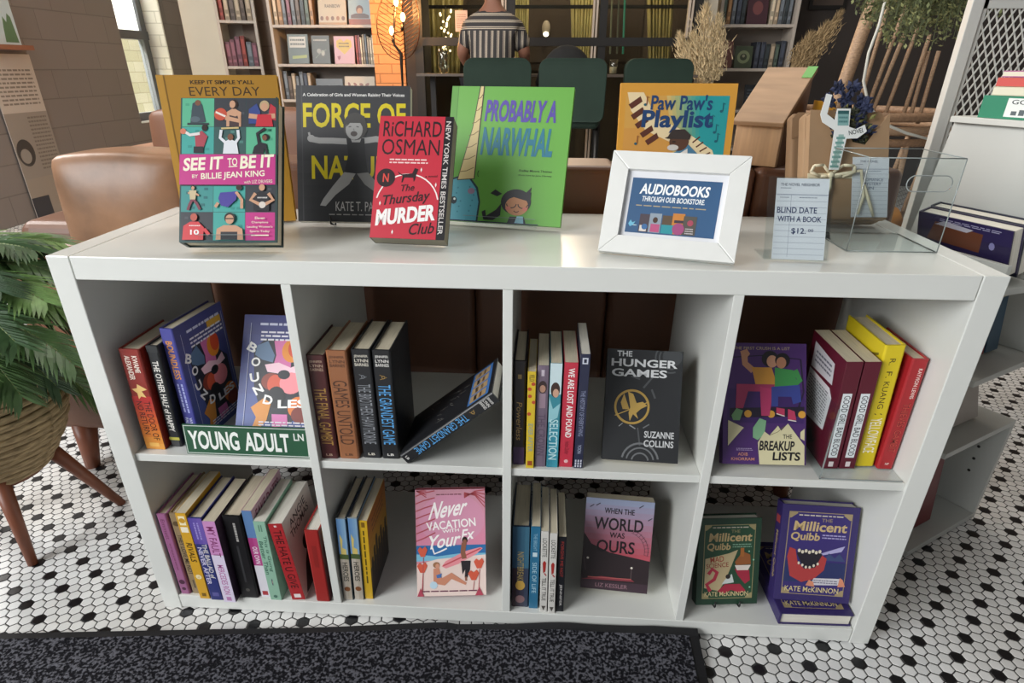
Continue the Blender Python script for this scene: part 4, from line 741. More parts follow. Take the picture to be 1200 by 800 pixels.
# white photo frame with the printed notice
fr = thing('photo_frame', 'white tabletop frame with a blue audiobooks notice', 'picture frame', (.139, .071, .7695), (-R(26.5), 0, R(-16.2)))
FW, FH, FB_ = .208, .160, .028; wf = mt('#dcdcd8', .35, noise=.02, nscale=30)
m = MB()
for q in ([(0, 0), (FW, 0), (FW - FB_, FB_), (FB_, FB_)], [(FW, 0), (FW, FH), (FW - FB_, FH - FB_), (FW - FB_, FB_)], [(FW, FH), (0, FH), (FB_, FH - FB_), (FW - FB_, FH - FB_)], [(0, FH), (0, 0), (FB_, FB_), (FB_, FH - FB_)]): m.prism(q, 'y', 0, .016, wf)
recalc(m.build('moulding', fr, .0012))
m = MB(); m.box(FB_ - .003, FW - FB_ + .003, .0085, .0095, FB_ - .003, FH - FB_ + .003, mt('#d9dade', .7))
p = Pr(m, (FB_, .0085, FB_), (1, 0, 0), (0, 0, 1), (0, -1, 0), FW - 2 * FB_, FH - 2 * FB_)
BL_ = '#36597f'; p.rect(.055, .07, .95, .90, BL_); p.txt('AUDIOBOOKS', .15, .66, .84, .82, '#eef0f0', .03, .12); p.txt('THROUGH OUR BOOKSTORE.', .18, .55, .81, .63, '#e6e9ea', .02, .08); p.dashes(.13, .47, .84, .505, 1, '#a99a7c', 3)
for i, (a, b, c, t) in enumerate(((.19, .30, '#4a4048', .36), (.29, .41, '#8d99a5', .38), (.42, .53, '#5a4a3a', .36), (.52, .64, '#c07c38', .40), (.63, .76, '#54504a', .37))): p.rect(a, .09, b, t, c)
p.rect(.20, .10, .27, .19, '#d8cfc8'); p.ell(.25, .17, .03, .03, '#3f6a9a'); p.poly([(.31, .10), (.31, .22), (.40, .22), (.40, .10)], '#b5547c'); p.ell(.35, .28, .025, .03, '#4a3428'); p.rect(.42, .09, .54, .22, '#2f8d96'); p.ell(.59, .17, .06, .06, '#9c4a78'); p.rect(.54, .26, .63, .30, '#3d3440'); p.ell(.70, .27, .03, .03, '#a3485a'); p.dashes(.66, .1, .74, .2, 3, '#c5bfc0', 4)
p.poly([(.08, .20), (.10, .26), (.12, .22), (.15, .24), (.13, .18), (.10, .16)], '#6fb4cf'); p.dashes(.13, .17, .18, .2, 1, '#b5cfd9')
m.build('print', fr)
MB().box(.006, FW - .006, .016, .0175, .006, FH - .006, mt('#3a3530', .8)).build('backing_board', fr)
t_ = R(26.5); zw = .7695 - Z2 + (-.018 * math.sin(t_) + .12 * math.cos(t_)); dd = (math.sin(t_) + .3 * math.cos(t_), -math.cos(t_) + .3 * math.sin(t_)); ss = zw - .0015
m = MB(); m.hexa([(.085, .0178, .12), (.125, .0178, .12), (.125, .0195, .12), (.085, .0195, .12), (.08, .018 + dd[0] * ss, .12 + dd[1] * ss), (.13, .018 + dd[0] * ss, .12 + dd[1] * ss), (.13, .0205 + dd[0] * ss, .121 + dd[1] * ss), (.08, .0205 + dd[0] * ss, .121 + dd[1] * ss)], mt('#3a3530', .8)); recalc(m.build('easel_back', fr))

# green street sign in the top left cube
sg = MB(); GRN = mt('#1f5136', .45); sg.box(0, .233, 0, .003, 0, .060, GRN)
p = Pr(sg, (0, 0, 0), (1, 0, 0), (0, 0, 1), (0, -1, 0), .233, .060); p.rect(.006, .03, .994, .97, '#c8cfc8'); p.rect(.012, .055, .988, .945, '#1f5136'); p.txt('YOUNG', .035, .17, .44, .80, '#e9ebe6', .03); p.txt('ADULT', .485, .17, .845, .80, '#e9ebe6', .03); p.txt('LN', .885, .58, .965, .82, '#dfe3dc', .02)
o = sg.build('street_sign'); o.location = (-.5955, .012, Z1 + .0008); o.rotation_euler = (R(-6), 0, 0); tag(o, 'green street sign with white capitals propped on the top left shelf edge', 'sign')

# clear bookend beside the maroon pair
be = MB(); be.box(0, .142, -.012, .075, 0, .0018, CLR); be.box(0, .142, -.0125, -.0115, 0, .002, CLR_EDGE); be.box(0, .0018, -.012, .10, .0018, .14, CLR); be.box(-.0003, .0021, -.0125, -.0115, .0, .14, CLR_EDGE)
o = be.build('bookend'); o.location = (.549, .022, Z1 + .0003); tag(o, 'clear acrylic bookend with its foot under the maroon pair', 'bookend')

# ================================================================== BESIDE AND BEHIND THE BOOKCASE
# black floor mat curling up against the bookcase foot
mat_t = thing('floor_mat', 'black speckled entrance mat in front of the bookcase', 'mat', (-.6, -.5, 0))
def edge_y(x):
    P = [(-1.8, -.12), (-1.024, -.096), (-.598, -.057), (-.338, -.034), (-.15, -.014), (-.05, -.008), (.1, -.006), (.39, -.006)]
    for (a, b), (c, d) in zip(P, P[1:]):
        if a <= x <= c: return b + (d - b) * (x - a) / (c - a)
    return P[0][1]
def lift_z(x): return max(0, .016 * math.exp(-((x - .13) / .11) ** 2) + (.018 if x > .3 else .018 * max(0, (x - .17) / .13)) if x > -.12 else .006 * max(0, (x + .4) / .3))
def carpet():
    m = bpy.data.materials.new('mat_pile'); m.use_nodes = True; nt = m.node_tree; L = nt.links; b = nt.nodes['Principled BSDF']; b.inputs['Roughness'].default_value = .95; b.inputs['Specular IOR Level'].default_value = .1
    tc = nt.nodes.new('ShaderNodeTexCoord'); n1 = nt.nodes.new('ShaderNodeTexNoise'); n1.inputs['Scale'].default_value = 170; n1.inputs['Detail'].default_value = 2; L.new(tc.outputs['Object'], n1.inputs['Vector'])
    r = nt.nodes.new('ShaderNodeValToRGB'); r.color_ramp.elements[0].position = .47; r.color_ramp.elements[1].position = .60; r.color_ramp.elements[0].color = lin('#17171b'); r.color_ramp.elements[1].color = lin('#5f5f66')
    L.new(n1.outputs['Fac'], r.inputs[0]); L.new(r.outputs[0], b.inputs['Base Color']); bp = nt.nodes.new('ShaderNodeBump'); bp.inputs['Strength'].default_value = .8; bp.inputs['Distance'].default_value = .004; L.new(n1.outputs['Fac'], bp.inputs['Height']); L.new(bp.outputs[0], b.inputs['Normal']); return m
def strip(name, ta, tb, xa, xb, mat, h, nx=90):
    vs = []; fs = []; T_ = [ta + (tb - ta) * j / 8 for j in range(9)]; k = len(T_)
    for i in range(nx + 1):
        x = xa + (xb - xa) * i / nx
        for t in T_:
            y = edge_y(x) - t * .9; fall = max(0, 1 - t * .9 / .09); z = lift_z(x) * fall * fall; vs.append((x + .6, y + .5, z + h))
    n = len(vs)
    for i in range(nx):
        for j in range(k - 1): fs.append((i * k + j, (i + 1) * k + j, (i + 1) * k + j + 1, i * k + j + 1))
    vs += [(a, b, max(.0006, c - .007)) for a, b, c in vs]
    fs += [tuple(q + n for q in f[::-1]) for f in fs]
    for i in range(nx): fs.append((i * k, i * k + n, (i + 1) * k + n, (i + 1) * k)); fs.append((i * k + k - 1, (i + 1) * k + k - 1, (i + 1) * k + k - 1 + n, i * k + k - 1 + n))
    for j in range(k - 1): fs.append((j, j + 1, j + 1 + n, j + n)); q = nx * k; fs.append((q + j, q + j + n, q + j + 1 + n, q + j + 1))
    return recalc(MB().add(vs, fs, mat).build(name, mat_t))
RUB = mt('#131316', .6)
strip('carpet', .018, .75, -1.7, .368, carpet(), .010); strip('rubber_border', 0, .0175, -1.7, .388, RUB, .0075); strip('rubber_border', .018, .75, .3685, .388, RUB, .0075, 4)

# leather sofa standing with its back to the bookcase
LE = mt('#7b5137', .42, .5, noise=.16, nscale=5, bump=.12); LD = mt('#6b4937', .45, .5, noise=.12, nscale=5, bump=.1); LE_LIT = mt('#8f694d', .40, .5, noise=.32, nscale=9, bump=.2); WOOD = mt('#7a4630', .4, noise=.15, nscale=8, vec=(6, 6, 1))  # the lightest leather has window light on the left cushion put into its colour
so = thing('leather_sofa', 'brown leather sofa with its back against the rear of the white bookcase', 'sofa', (-.25, .8, 0))
so_o = Vector((-.25, .8, 0))
def sbox(name, x0, x1, y0, y1, z0, z1, mat, bev): MB().box(x0 - so_o.x, x1 - so_o.x, y0 - so_o.y, y1 - so_o.y, z0, z1, mat).build(name, so, bev, 5)
sbox('base', -1.34, .77, .47, 1.25, .14, .36, LD, .02)
xs = [-1.0, -.72, -.40, -.10, .20, .48, .77]
for a, b in zip(xs, xs[1:]): sbox('back_panel', a + .001, b - .001, .425 if a > -.75 else .50, .57, .16, .85 if a > -.75 else .70, LD if a > -.75 else LE, .016)
def pillow(name, x0, x1, y0, y1, z0, z1, mat, parent, o=Vector((0, 0, 0)), sag=.0, puff=.3):
    n = 10; vs = []; fs = []
    cx, cy, cz = (x0 + x1) / 2, (y0 + y1) / 2, (z0 + z1) / 2
    bm = bmesh.new(); bmesh.ops.create_cube(bm, size=2); bmesh.ops.subdivide_edges(bm, edges=bm.edges[:], cuts=7, use_grid_fill=True)
    for v in bm.verts:
        x, y, z = v.co; ed = (1 - abs(x) ** 6 * .12) ; f = 1 - puff * .5 * max(x * x, z * z) ** 2
        w = 1 + .012 * math.sin(x * 9 + z * 4)
        v.co = Vector((cx + x * (x1 - x0) / 2 * (1 - .05 * z * z * (abs(y))), cy + y * f * (y1 - y0) / 2 * w, cz + z * (z1 - z0) / 2 * (1 - .06 * x * x) + sag * (1 - x * x))) - o
    me = bpy.data.meshes.new(name); bm.to_mesh(me); bm.free(); me.materials.append(mat)
    for p_ in me.polygons: p_.use_smooth = True
    ob = bpy.data.objects.new(name, me); COL.objects.link(ob); ob.parent = parent; soften(ob, 1); return ob
pillow('back_cushion', -1.045, -.735, .425, .62, .50, .862, LE_LIT, so, so_o, .0, .55)
pillow('back_cushion', -1.02, -.46, .64, .82, .40, .80, LE, so, so_o, -.01); pillow('back_cushion', -.45, .14, .60, .80, .40, .80, LE, so, so_o, -.01); pillow('back_cushion', .15, .75, .60, .80, .40, .80, LE, so, so_o, -.01)
for a, b in ((-1.05, -.20), (-.19, .76)): sbox('seat_cushion', a, b, .80, 1.26, .365, .50, LE, .03)
sbox('arm', -1.36, -1.06, .66, 1.26, .37, .66, LD, .04); sbox('back_panel', -1.30, -1.001, .52, .60, .16, .64, LE, .02); sbox('arm', .772, .82, .80, 1.26, .37, .60, LE, .02)
for x, y in ((-1.21, .50), (.70, .50), (-1.3, 1.2), (.70, 1.2)): MB().tube([(x - so_o.x, y - so_o.y, .15), (x - so_o.x - (.02 if x < 0 else -.02), y - so_o.y, 0)], [.032, .019], WOOD, 14).build('leg', so)

# potted palm in a rope basket on a wooden three-legged stand
PX, PY = -1.20, .215
pl = thing('potted_palm', 'leafy palm in a woven rope basket pot on slanted wooden legs', 'plant', (PX, PY, 0))
ROPE = mt('#a38d6c', .9, .2, noise=.4, nscale=90, vec=(.5, .5, 3), bump=.4); ROPED = mt('#5c4b38', .9, .2)
prof = []; N_ = 15
for i in range(N_ * 6 + 1):
    t = i / (N_ * 6); z = .195 + .215 * t; r_ = .095 + .075 * math.sin(min(1, t * 1.25) * math.pi / 2) - .018 * max(0, t - .7) / .3
    prof.append((r_ + .0035 * abs(math.sin(t * N_ * math.pi)), z))
m = MB(); m.lathe([(.001, .195)] + [(r_ - .006, z) for r_, z in prof] + [(prof[-1][0] - .012, .41), (prof[-1][0] - .014, .385)], ROPED, 40)
for i in range(14):
    t = (i + .5) / 14; z = .195 + .215 * t; r_ = .095 + .075 * math.sin(min(1, t * 1.25) * math.pi / 2) - .018 * max(0, t - .7) / .3; ph = random.random() * 6
    m.tube([((r_ + .0012 * math.sin(9 * q + ph)) * math.cos(q), (r_ + .0012 * math.sin(9 * q + ph)) * math.sin(q), z + .0012 * math.sin(5 * q + ph)) for q in [2 * math.pi * k / 48 for k in range(49)]], .0078, ROPE, 7)
m.build('rope_basket', pl)
m = MB(); m.lathe([(.001, .388), (.135, .388)], mt('#2d2219', .95), 24); m.build('soil', pl)
for fx, fy in ((-1.108, .105), (-1.040, .337), (-1.36, .25)):
    d = Vector((fx - PX, fy - PY, 0)); h = d.normalized() * .085
    MB().tube([(h.x, h.y, .235), (d.x, d.y, 0)], [.0195, .0105], WOOD, 12).build('leg', pl)
MB().lathe([(.02, .180), (.085, .180), (.085, .192), (.02, .192)], WOOD, 20).build('stand_ring', pl)
LFS = [mt('#4a663a', .42, noise=.25, nscale=30), mt('#66854a', .42, noise=.25, nscale=30), mt('#354d34', .42, noise=.25, nscale=30), mt('#3f5a38', .42, noise=.25, nscale=30)]
def frond(pts, width, mat, nl=20, seed=0):
    rnd = random.Random(seed); m = MB(); pts = [Vector(p) for p in pts]
    def bez(t): a, b, c, d = pts; s = 1 - t; return a * s ** 3 + b * 3 * s * s * t + c * 3 * s * t * t + d * t ** 3
    m.tube([bez(i / 12) for i in range(13)], [.004 - .003 * i / 12 for i in range(13)], mt('#6c7a46', .5), 5)
    for i in range(nl):
        t = .22 + .78 * i / (nl - 1); p = bez(t); tg = (bez(min(1, t + .02)) - bez(t - .02)).normalized(); side = tg.cross(Vector((0, 0, 1))).normalized(); upv = side.cross(tg).normalized()
        L_ = width * (math.sin(math.pi * min(1, (t - .12) / .95)) ** .6) * rnd.uniform(.85, 1.1) + .01
        for s in (-1, 1):
            d = (side * s * .8 + tg * (.5 + .5 * t) + upv * rnd.uniform(.0, .25)).normalized(); w = tg.cross(d).cross(d).normalized() * .0052
            nrm = d.cross(w).normalized() * .003; q = [p, p + d * L_ * .45 + Vector((0, 0, -.006)), p + d * L_ + Vector((0, 0, -.03 * L_ / .1))]
            m.add([q[0] - w * .5, q[0] + w * .5, q[1] - w, q[1] + w, q[2], q[1] + nrm, q[0] + nrm], [(0, 5, 6), (0, 2, 5), (6, 5, 3), (6, 3, 1), (2, 4, 5), (5, 4, 3), (0, 1, 3, 2), (2, 3, 4)], mat)
    m.v = [(min(x, -.745 - PX), y, z) for x, y, z in m.v]
    return m.build('frond', pl)
o_ = Vector((PX, PY, 0))
base = Vector((0, 0, .39))
tips = [((108, 464), .27), ((72, 284), .28), ((118, 395), .29), ((38, 292), .16), ((84, 424), .12), ((8, 286), .24), ((0, 340), .04), ((104, 332), .31), ((24, 462), .10), ((52, 352), .06), ((-50, 380), .05), ((88, 300), .31), ((-30, 300), .2), ((-40, 450), .0), ((66, 452), .20), ((18, 400), .02), ((60, 318), .22), ((92, 372), .24)]
for i, ((px, py), y) in enumerate(tips):
    t = ony(px, py, y) - o_; mid1 = base + Vector((t.x * .12, t.y * .12, (t.z - .39) * .5 + .17)); mid2 = base + (t - base) * .62 + Vector((0, 0, .15))
    frond([base + Vector((random.uniform(-.04, .04), random.uniform(-.04, .04), 0)), mid1, mid2, t], .090, LFS[i % 4], 36, i)

# ---- on the bookcase top, right end
cardm = mt('#d6d9de', .6); INK = '#2a3560'
def index_card(mb, o, ux, uy, n, w, h, texts, dens=11):
    p = Pr(mb, o, ux, uy, n, w, h); p.k = 0
    for i in range(dens): p.rect(.02, .06 + i * .073, .98, .064 + i * .073, '#8d94a6', i == 0)
    p.rect(.29, .03, .296, .80, '#8d94a6', False); p.rect(.0, .80, 1, .805, '#6d7690', False); p.dashes(.08, .87, .28, .89, 1, '#7d8494', 3); p.dashes(.08, .755, .26, .775, 1, '#7d8494', 4); p.dashes(.45, .755, .8, .775, 1, '#7d8494', 5)
    for t in texts: p.txt(*t)
sh = thing('sign_holder', 'slanted clear acrylic holder carrying the handwritten price card', 'sign holder', (.402, .056, Z2 + .0008), (-R(24), 0, R(-2.7)))
MB().box(-.006, .090, 0, .0022, .001, .130, CLR).build('front_sheet', sh, .0005); MB().box(-.006, .090, .0045, .0067, .0036, .130, CLR).build('back_sheet', sh, .0005)
m = MB(); m.hexa([(-.006, .0068, .0045), (.090, .0068, .0045), (.090, .058, .0265), (-.006, .058, .0265), (-.006, .0068, .0065), (.090, .0068, .0065), (.090, .058, .0285), (-.006, .058, .0285)], CLR); m.build('foot', sh)
ic = MB(); ic.box(0, .078, 0, .0006, 0, .124, cardm); index_card(ic, (0, 0, 0), (1, 0, 0), (0, 0, 1), (0, -1, 0), .078, .124, [('THE NOVEL NEIGHBOR', .08, .905, .82, .94, '#3a4258', .0), ('BLIND DATE', .04, .575, .80, .645, INK, .01), ('WITH A BOOK', .06, .465, .90, .535, INK, .01), ('$12.', .34, .31, .62, .39, INK, .01), ('00', .66, .345, .76, .38, INK, 0)])
o = ic.build('price_card'); o.location = Vector(sh.location) + sh.rotation_euler.to_matrix() @ Vector((.006, .0030, .0035)); o.rotation_euler = sh.rotation_euler; tag(o, 'lined card handwritten with blind date price in the slanted clear holder', 'card')

bn = thing('acrylic_bin', 'open clear acrylic bin at the right end of the bookcase top', 'bin', (.549, .123, Z2 + .0006))
BW_, BD_, BH_ = .143, .132, .145; E_ = .0009
def edge(m, a, b): m.tube([a, b], E_, CLR_EDGE, 6)
m = MB(); m.box(0, BW_, 0, .0025, 0, BH_, CLR)
pill = [(.072 + .028 * math.cos(t) if False else (.098 + (.022 if math.cos(t) > 0 else -.022) + .012 * math.cos(t), -.0004, .108 + .012 * math.sin(t))) for t in [2 * math.pi * i / 24 for i in range(25)]]
m.tube(pill, .0009, CLR_EDGE, 5); edge(m, (0, .001, BH_), (BW_, .001, BH_)); edge(m, (0, .001, .001), (BW_, .001, .001)); edge(m, (BW_, .001, .001), (BW_, .001, BH_)); edge(m, (0, .001, .001), (0, .001, BH_)); m.build('front_wall', bn)
m = MB(); m.box(0, BW_, BD_ - .0025, BD_, 0, BH_, CLR); edge(m, (0, BD_, BH_), (BW_, BD_, BH_)); m.build('back_wall', bn)
for x in (0, BW_): m = MB(); m.box(x - .0012, x + .0012, .003, BD_ - .003, .0, BH_, CLR); edge(m, (x, .003, BH_), (x, BD_ - .003, BH_)); edge(m, (x, .003, .001), (x, BD_ - .003, .001)); m.build('side_wall', bn)
MB().box(.0015, BW_ - .0015, .003, BD_ - .003, .0005, .0025, CLR).build('base', bn)
KR = mt('#9c7f61', .75, .3, noise=.07, nscale=12, bump=.25); KRD = mt('#8d7155', .75, .3, noise=.07, nscale=12, bump=.25); RIB = mt('#d8ccae', .6)
def parcel(label, loc, rz, tilt, W, H, T, mat, front=True):
    r = thing('wrapped_book', label, 'wrapped book', loc, (-R(tilt), 0, R(rz)), 'brown paper parcels')
    m = MB(); m.box(0, W, 0, T, 0, H, mat); b_ = m.build('paper_wrap', r, .006, 3)
    f = MB(); f.prism([(.0, H - .05), (W * .5, H - .022), (W, H - .05), (W, H - .012), (W - .01, H), (.01, H), (0, H - .012)], 'y', -.0014, -.0004, mat); f.build('folded_flap', r)
    return r
pr1 = parcel('brown paper parcel with ribbon and lined card, front one behind the clear bin', (.532, .286, Z2 + .0138), 3, 24.7, .147, .200, .030, KR)
pr2 = parcel('brown paper parcel at the back, mostly hidden behind the ribboned one', (.520, .3235, Z2 + .0130), 2, 24.7, .140, .197, .028, KRD)
W_, H_ = .147, .200
m = MB(); m.prism([(.001, .001), (W_ - .001, .001), (W_ - .001, .192), (.102, .135), (.080, .140), (.052, .196), (.001, .197)], 'y', -.0170, -.0160, KR)
for q in ((.001, .0025), (W_ - .0025, W_ - .001)): m.box(q[0], q[1], -.0158, -.0016, .001, .19, KR)
m.box(.003, W_ - .003, -.0158, -.0016, .001, .0025, KR); recalc(m.build('front_pocket', pr1))
m = MB(); m.box(-.0005, W_ + .0005, -.0186, -.0172, .074, .083, RIB); m.build('ribbon_band', pr1)
m = MB(); bx = .040
for s in (-1, 1):
    lp = [(bx, -.020, .080), (bx + s * .018, -.030, .094), (bx + s * .036, -.033, .092), (bx + s * .040, -.029, .082), (bx + s * .02, -.022, .076), (bx, -.020, .078)]
    for q in range(len(lp) - 1): a, b = Vector(lp[q]), Vector(lp[q + 1]); m.tube([a, b], .0026, RIB, 6)
m.tube([(bx, -.022, .078), (bx - .004, -.028, .055), (bx - .014, -.024, .03), (bx - .022, -.024, .006)], [.003, .003, .0026, .002], RIB, 6); m.tube([(bx + .002, -.022, .078), (bx + .050, -.030, .085), (bx + .058, -.026, .04), (bx + .050, -.024, .008)], [.003, .003, .0028, .002], RIB, 6); m.tube([(bx + .058, -.026, .06), (bx + .072, -.026, .02), (bx + .078, -.024, .004)], [.0028, .0028, .002], RIB, 6); m.ball((bx, -.022, .079), .006, RIB)
m.build('ribbon_bow', pr1)
m = MB(); m.box(.080, .146, -.0196, -.0188, .004, .112, cardm); index_card(m, (.080, -.0196, .004), (1, 0, 0), (0, 0, 1), (0, -1, 0), .066, .108, [('THE NOVEL', .2, .91, .7, .945, '#3a4258', 0), ('ROMANCE', .3, .60, .85, .65, '#5a627a', 0), ('MYSTERY', .3, .53, .8, .58, '#5a627a', 0), ('FUN', .3, .46, .6, .51, '#5a627a', 0)]); m.build('lined_card', pr1)
# dried flowers tucked into the front parcel
fb = thing('dried_bouquet', 'dark blue dried flowers tucked into the front paper parcel', 'flowers', tuple(pr1.location), tuple(pr1.rotation_euler))
rnd = random.Random(5); DBL = mt('#232a47', .8, noise=.3, nscale=80); DG = mt('#3d4030', .8, noise=.3, nscale=80); OLV = mt('#7d7a45', .8)
st = MB(); lv = MB()
for i in range(60):
    a = .080 + rnd.uniform(-.036, .026); z = .150 + rnd.uniform(.0, .062); y = rnd.uniform(-.013, -.004)
    st.tube([(.085 + (a - .08) * .2, -.009, .05), (.085 + (a - .08) * .55, -.010, z * .7), (a, y, z)], .0011, DG, 5)
    for k in range(8):
        c = Vector((a + rnd.uniform(-.012, .012), min(-.003, y + rnd.uniform(-.010, .006)), z - rnd.uniform(.0, .05))); d = Vector((rnd.uniform(-1, 1), rnd.uniform(-.6, .1), rnd.uniform(-.2, 1))).normalized() * .015; w = d.cross(Vector((0, 1, .3))).normalized() * .004
        if c.z < .145: c.y = -.009; d.y = 0
        lv.add([c, c + d * .5 + w, c + d, c + d * .5 - w, c + d * .5 + Vector((0, -.002, 0))], [(0, 1, 4), (1, 2, 4), (2, 3, 4), (3, 0, 4), (3, 2, 1, 0)], (DG, DBL, DG, DG, DBL, DG, OLV, DBL)[k])
st.build('stems', fb); lv.build('foliage', fb)
for i, (a, z) in enumerate(((.038, .216), (.052, .236), (.066, .214), (.060, .188), (.096, .214), (.104, .200), (.084, .190), (.078, .236))):
    f = MB(); c = Vector((a, -.008 - .006 * (i % 2), z))
    for k in range(9):
        t = 2 * math.pi * k / 9; d = Vector((math.cos(t) + rnd.uniform(-.3, .3), rnd.uniform(-.9, .1), math.sin(t) + rnd.uniform(-.3, .3))) * .015; w = d.cross(Vector((0, 1, 0))).normalized() * .005
        f.add([c, c + d * .6 + w, c + d, c + d * .6 - w, c + d * .5 + Vector((0, -.004, 0))], [(0, 1, 4), (1, 2, 4), (2, 3, 4), (3, 0, 4), (3, 2, 1, 0)], DBL)
    f.ball(c, .006, DBL, 8, 6); f.build('blossom', fb)
# long cut-out bookmark
bk = MB(); WT = mt('#e3e5e2', .5)
ol = [(.0, .0), (.018, .0), (.030, .055), (.050, .056), (.066, .068), (.062, .080), (.046, .072), (.034, .076), (.036, .108), (.012, .108), (.008, .088), (-.006, .098), (.002, .132), (-.008, .134), (-.018, .098), (-.014, .084), (.008, .070)]
bk.prism(ol, 'y', 0, .0009, WT); p = Pr(bk, (0, 0, 0), (1, 0, 0), (0, 0, 1), (0, -1, 0), .06, .12); p.k = 0
for i in range(7):
    for j in range(2): p.rect(.03 + .028 * i + j * .13, .03 + i * .07, .16 + .028 * i + j * .13, .065 + i * .07, '#6f9c94', i + j == 0); p.rect(.09 + .028 * i + j * .06, .065 + i * .07, .17 + .028 * i + j * .08, .10 + i * .07, '#9fbdb6', False)
p.rect(.22, .65, .55, .87, '#7fa8a6'); p.rect(.22, .82, .55, .87, '#2f5a5c'); p.dashes(.25, .68, .52, .80, 2, '#4a7a7a', 3); p.txt('NOVEL', .56, .53, 1.02, .60, '#2c3438', .01, 0, 12)
o = bk.build('bookmark'); o.location = tuple(Vector(pr1.location) + pr1.rotation_euler.to_matrix() @ Vector((.030, -.0330, .085))); o.rotation_euler = pr1.rotation_euler; tag(o, 'white-edged cut-out bookmark with a green checked strip against the parcel', 'bookmark')
# little pitched wooden box on the sofa back
PINE = mt('#b8946f', .55, .4, noise=.13, nscale=14, vec=(8, 8, .6)); PINE2 = mt('#9c7c5d', .6, .4, noise=.14, nscale=10, vec=(1, 5, 5)); PIND = mt('#6d4c36', .65, noise=.12, nscale=10)
hb = thing('wooden_box', 'small pitched-roof wooden box standing on the sofa back behind the orange book', 'box', (.439, .487, .8508), (0, 0, R(-35.4)))
MB().box(0, .092, 0, .012, 0, .082, PINE).build('front_board', hb, .0015)
for x in (0, .083):
    m = MB(); m.prism([(.0125, 0), (.138, 0), (.138, .160), (.0125, .082)], 'x', x, x + .009, PIND); recalc(m.build('side_board', hb))
MB().box(.0095, .0825, .129, .138, 0, .154, PIND).build('back_board', hb); MB().box(.0095, .0825, .0125, .1285, 0, .008, PIND).build('bottom_board', hb)
LZ = lambda y: .0755 + (y + .010) * .0860 / .138 + .001
m = MB(); m.hexa([(-.004, -.012, LZ(-.012)), (.097, -.012, LZ(-.012)), (.097, .144, LZ(.144)), (-.004, .144, LZ(.144)), (-.004, -.016, LZ(-.012) + .008), (.097, -.016, LZ(-.012) + .008), (.097, .140, LZ(.144) + .008), (-.004, .140, LZ(.144) + .008)], PINE2); recalc(m.build('sloping_lid', hb, .0015))
m = MB(); m.hexa([(.078, .108, LZ(.112) + .0085), (.0975, .108, LZ(.112) + .0085), (.0975, .1402, LZ(.1442) + .0085), (.078, .1402, LZ(.1442) + .0085), (.078, .1075, LZ(.112) + .0092), (.0975, .1075, LZ(.112) + .0092), (.0975, .1398, LZ(.1442) + .0092), (.078, .1398, LZ(.1442) + .0092)], mt('#5f9c4a', .6)); o = recalc(m.build('sticky_note')); o.location = hb.location; o.rotation_euler = hb.rotation_euler; tag(o, 'green sticky note on the upper right corner of the wooden box lid', 'sticky note')
book('mustard book edge showing between the wooden box and the paper parcels', .07, .12, .02, '#b07d24', (.622, .466, .8505), (0, 0, 90), None, None, None, True, None)

# ---- white display rack at the right
RW = mt('#b7b8b3', .45, noise=.02, nscale=6); RW2 = mt('#c6c6c0', .4)
F2 = Vector((1.181, .423, 0)); e1 = Vector((.835, .55, 0)).normalized(); e2 = Vector((-e1.y, e1.x, 0))
rk = thing('display_rack', 'tall white tiered book rack with a metal mesh side, right of the bookcase', 'display rack', (1.05, .55, 0)); ro = Vector((1.05, .55, 0))
def rb(name, a0, a1, b0, b1, z0, z1, mat=RW, holes=False):
    P = lambda a, b, z: F2 + e1 * a + e2 * b + Vector((0, 0, z)) - ro
    m = MB(); m.hexa([P(a0, b0, z0), P(a1, b0, z0), P(a1, b1, z0), P(a0, b1, z0), P(a0, b0, z1), P(a1, b0, z1), P(a1, b1, z1), P(a0, b1, z1)], mat)
    if holes:
        for q, zz in ((.045, .20), (.045, .165), (.045, .13)):
            c = P(a0 - .0006, q, zz); m.add([c + e2 * .004 * math.cos(t) + Vector((0, 0, .004 * math.sin(t))) for t in [math.pi * i / 4 for i in range(8)]], [tuple(range(8))], mt('#2c2a28', .8))
    m.build(name, rk, .001)
rb('shelf_board', -.30, .0, 0, .20, .006, .022); rb('shelf_board', -.30, .0, .0, .20, .281, .295); rb('side_panel', -.013, 0, .0, .20, .0225, .2805, RW, True); rb('back_panel', -.30, -.0135, .187, .20, .0225, .2805)
rb('side_panel', -.045, -.03, .02, .20, .47, .635); rb('shelf_board', -.30, -.03, .0, .20, .455, .469); rb('back_panel', -.30, -.0455, .187, .20, .2955, .4545); rb('back_panel', -.30, -.0455, .187, .20, .4695, .63)
# tiers facing the left: sloping boards with lips
L1, L2 = onz(1095, 285, .70), onz(1190, 310, .70); ld = (L2 - L1).normalized(); ln = Vector((-ld.y, ld.x, 0)); ln = ln if ln.x > 0 else -ln
def tier(name, a, b, z0, z1, n0, n1, th, mat=RW):
    A = L1 + ld * a; B = L1 + ld * b; P = lambda q, n, z: Vector((q.x, q.y, 0)) + ln * n + Vector((0, 0, z)) - ro
    m = MB(); m.hexa([P(A, n0, z0), P(B, n0, z0), P(B, n0 + th, z0), P(A, n0 + th, z0), P(A, n1, z1), P(B, n1, z1), P(B, n1 + th, z1), P(A, n1 + th, z1)], mat); recalc(m.build(name, rk, .001))
tier('lip', -.06, .175, .655, .70, -.024, -.026, .012, RW2); tier('tray', -.06, .175, .640, .654, -.024, -.024, .11)
def tierpx(z): return None
tier('sloping_board', -.135, .30, .655, .925, .088, .125, .014); tier('tray', -.135, .30, .926, .938, .11, .11, .17, RW2); tier('sloping_board', -.09, .30, .939, 1.16, .25, .275, .014, mt('#bdb5ab', .5))
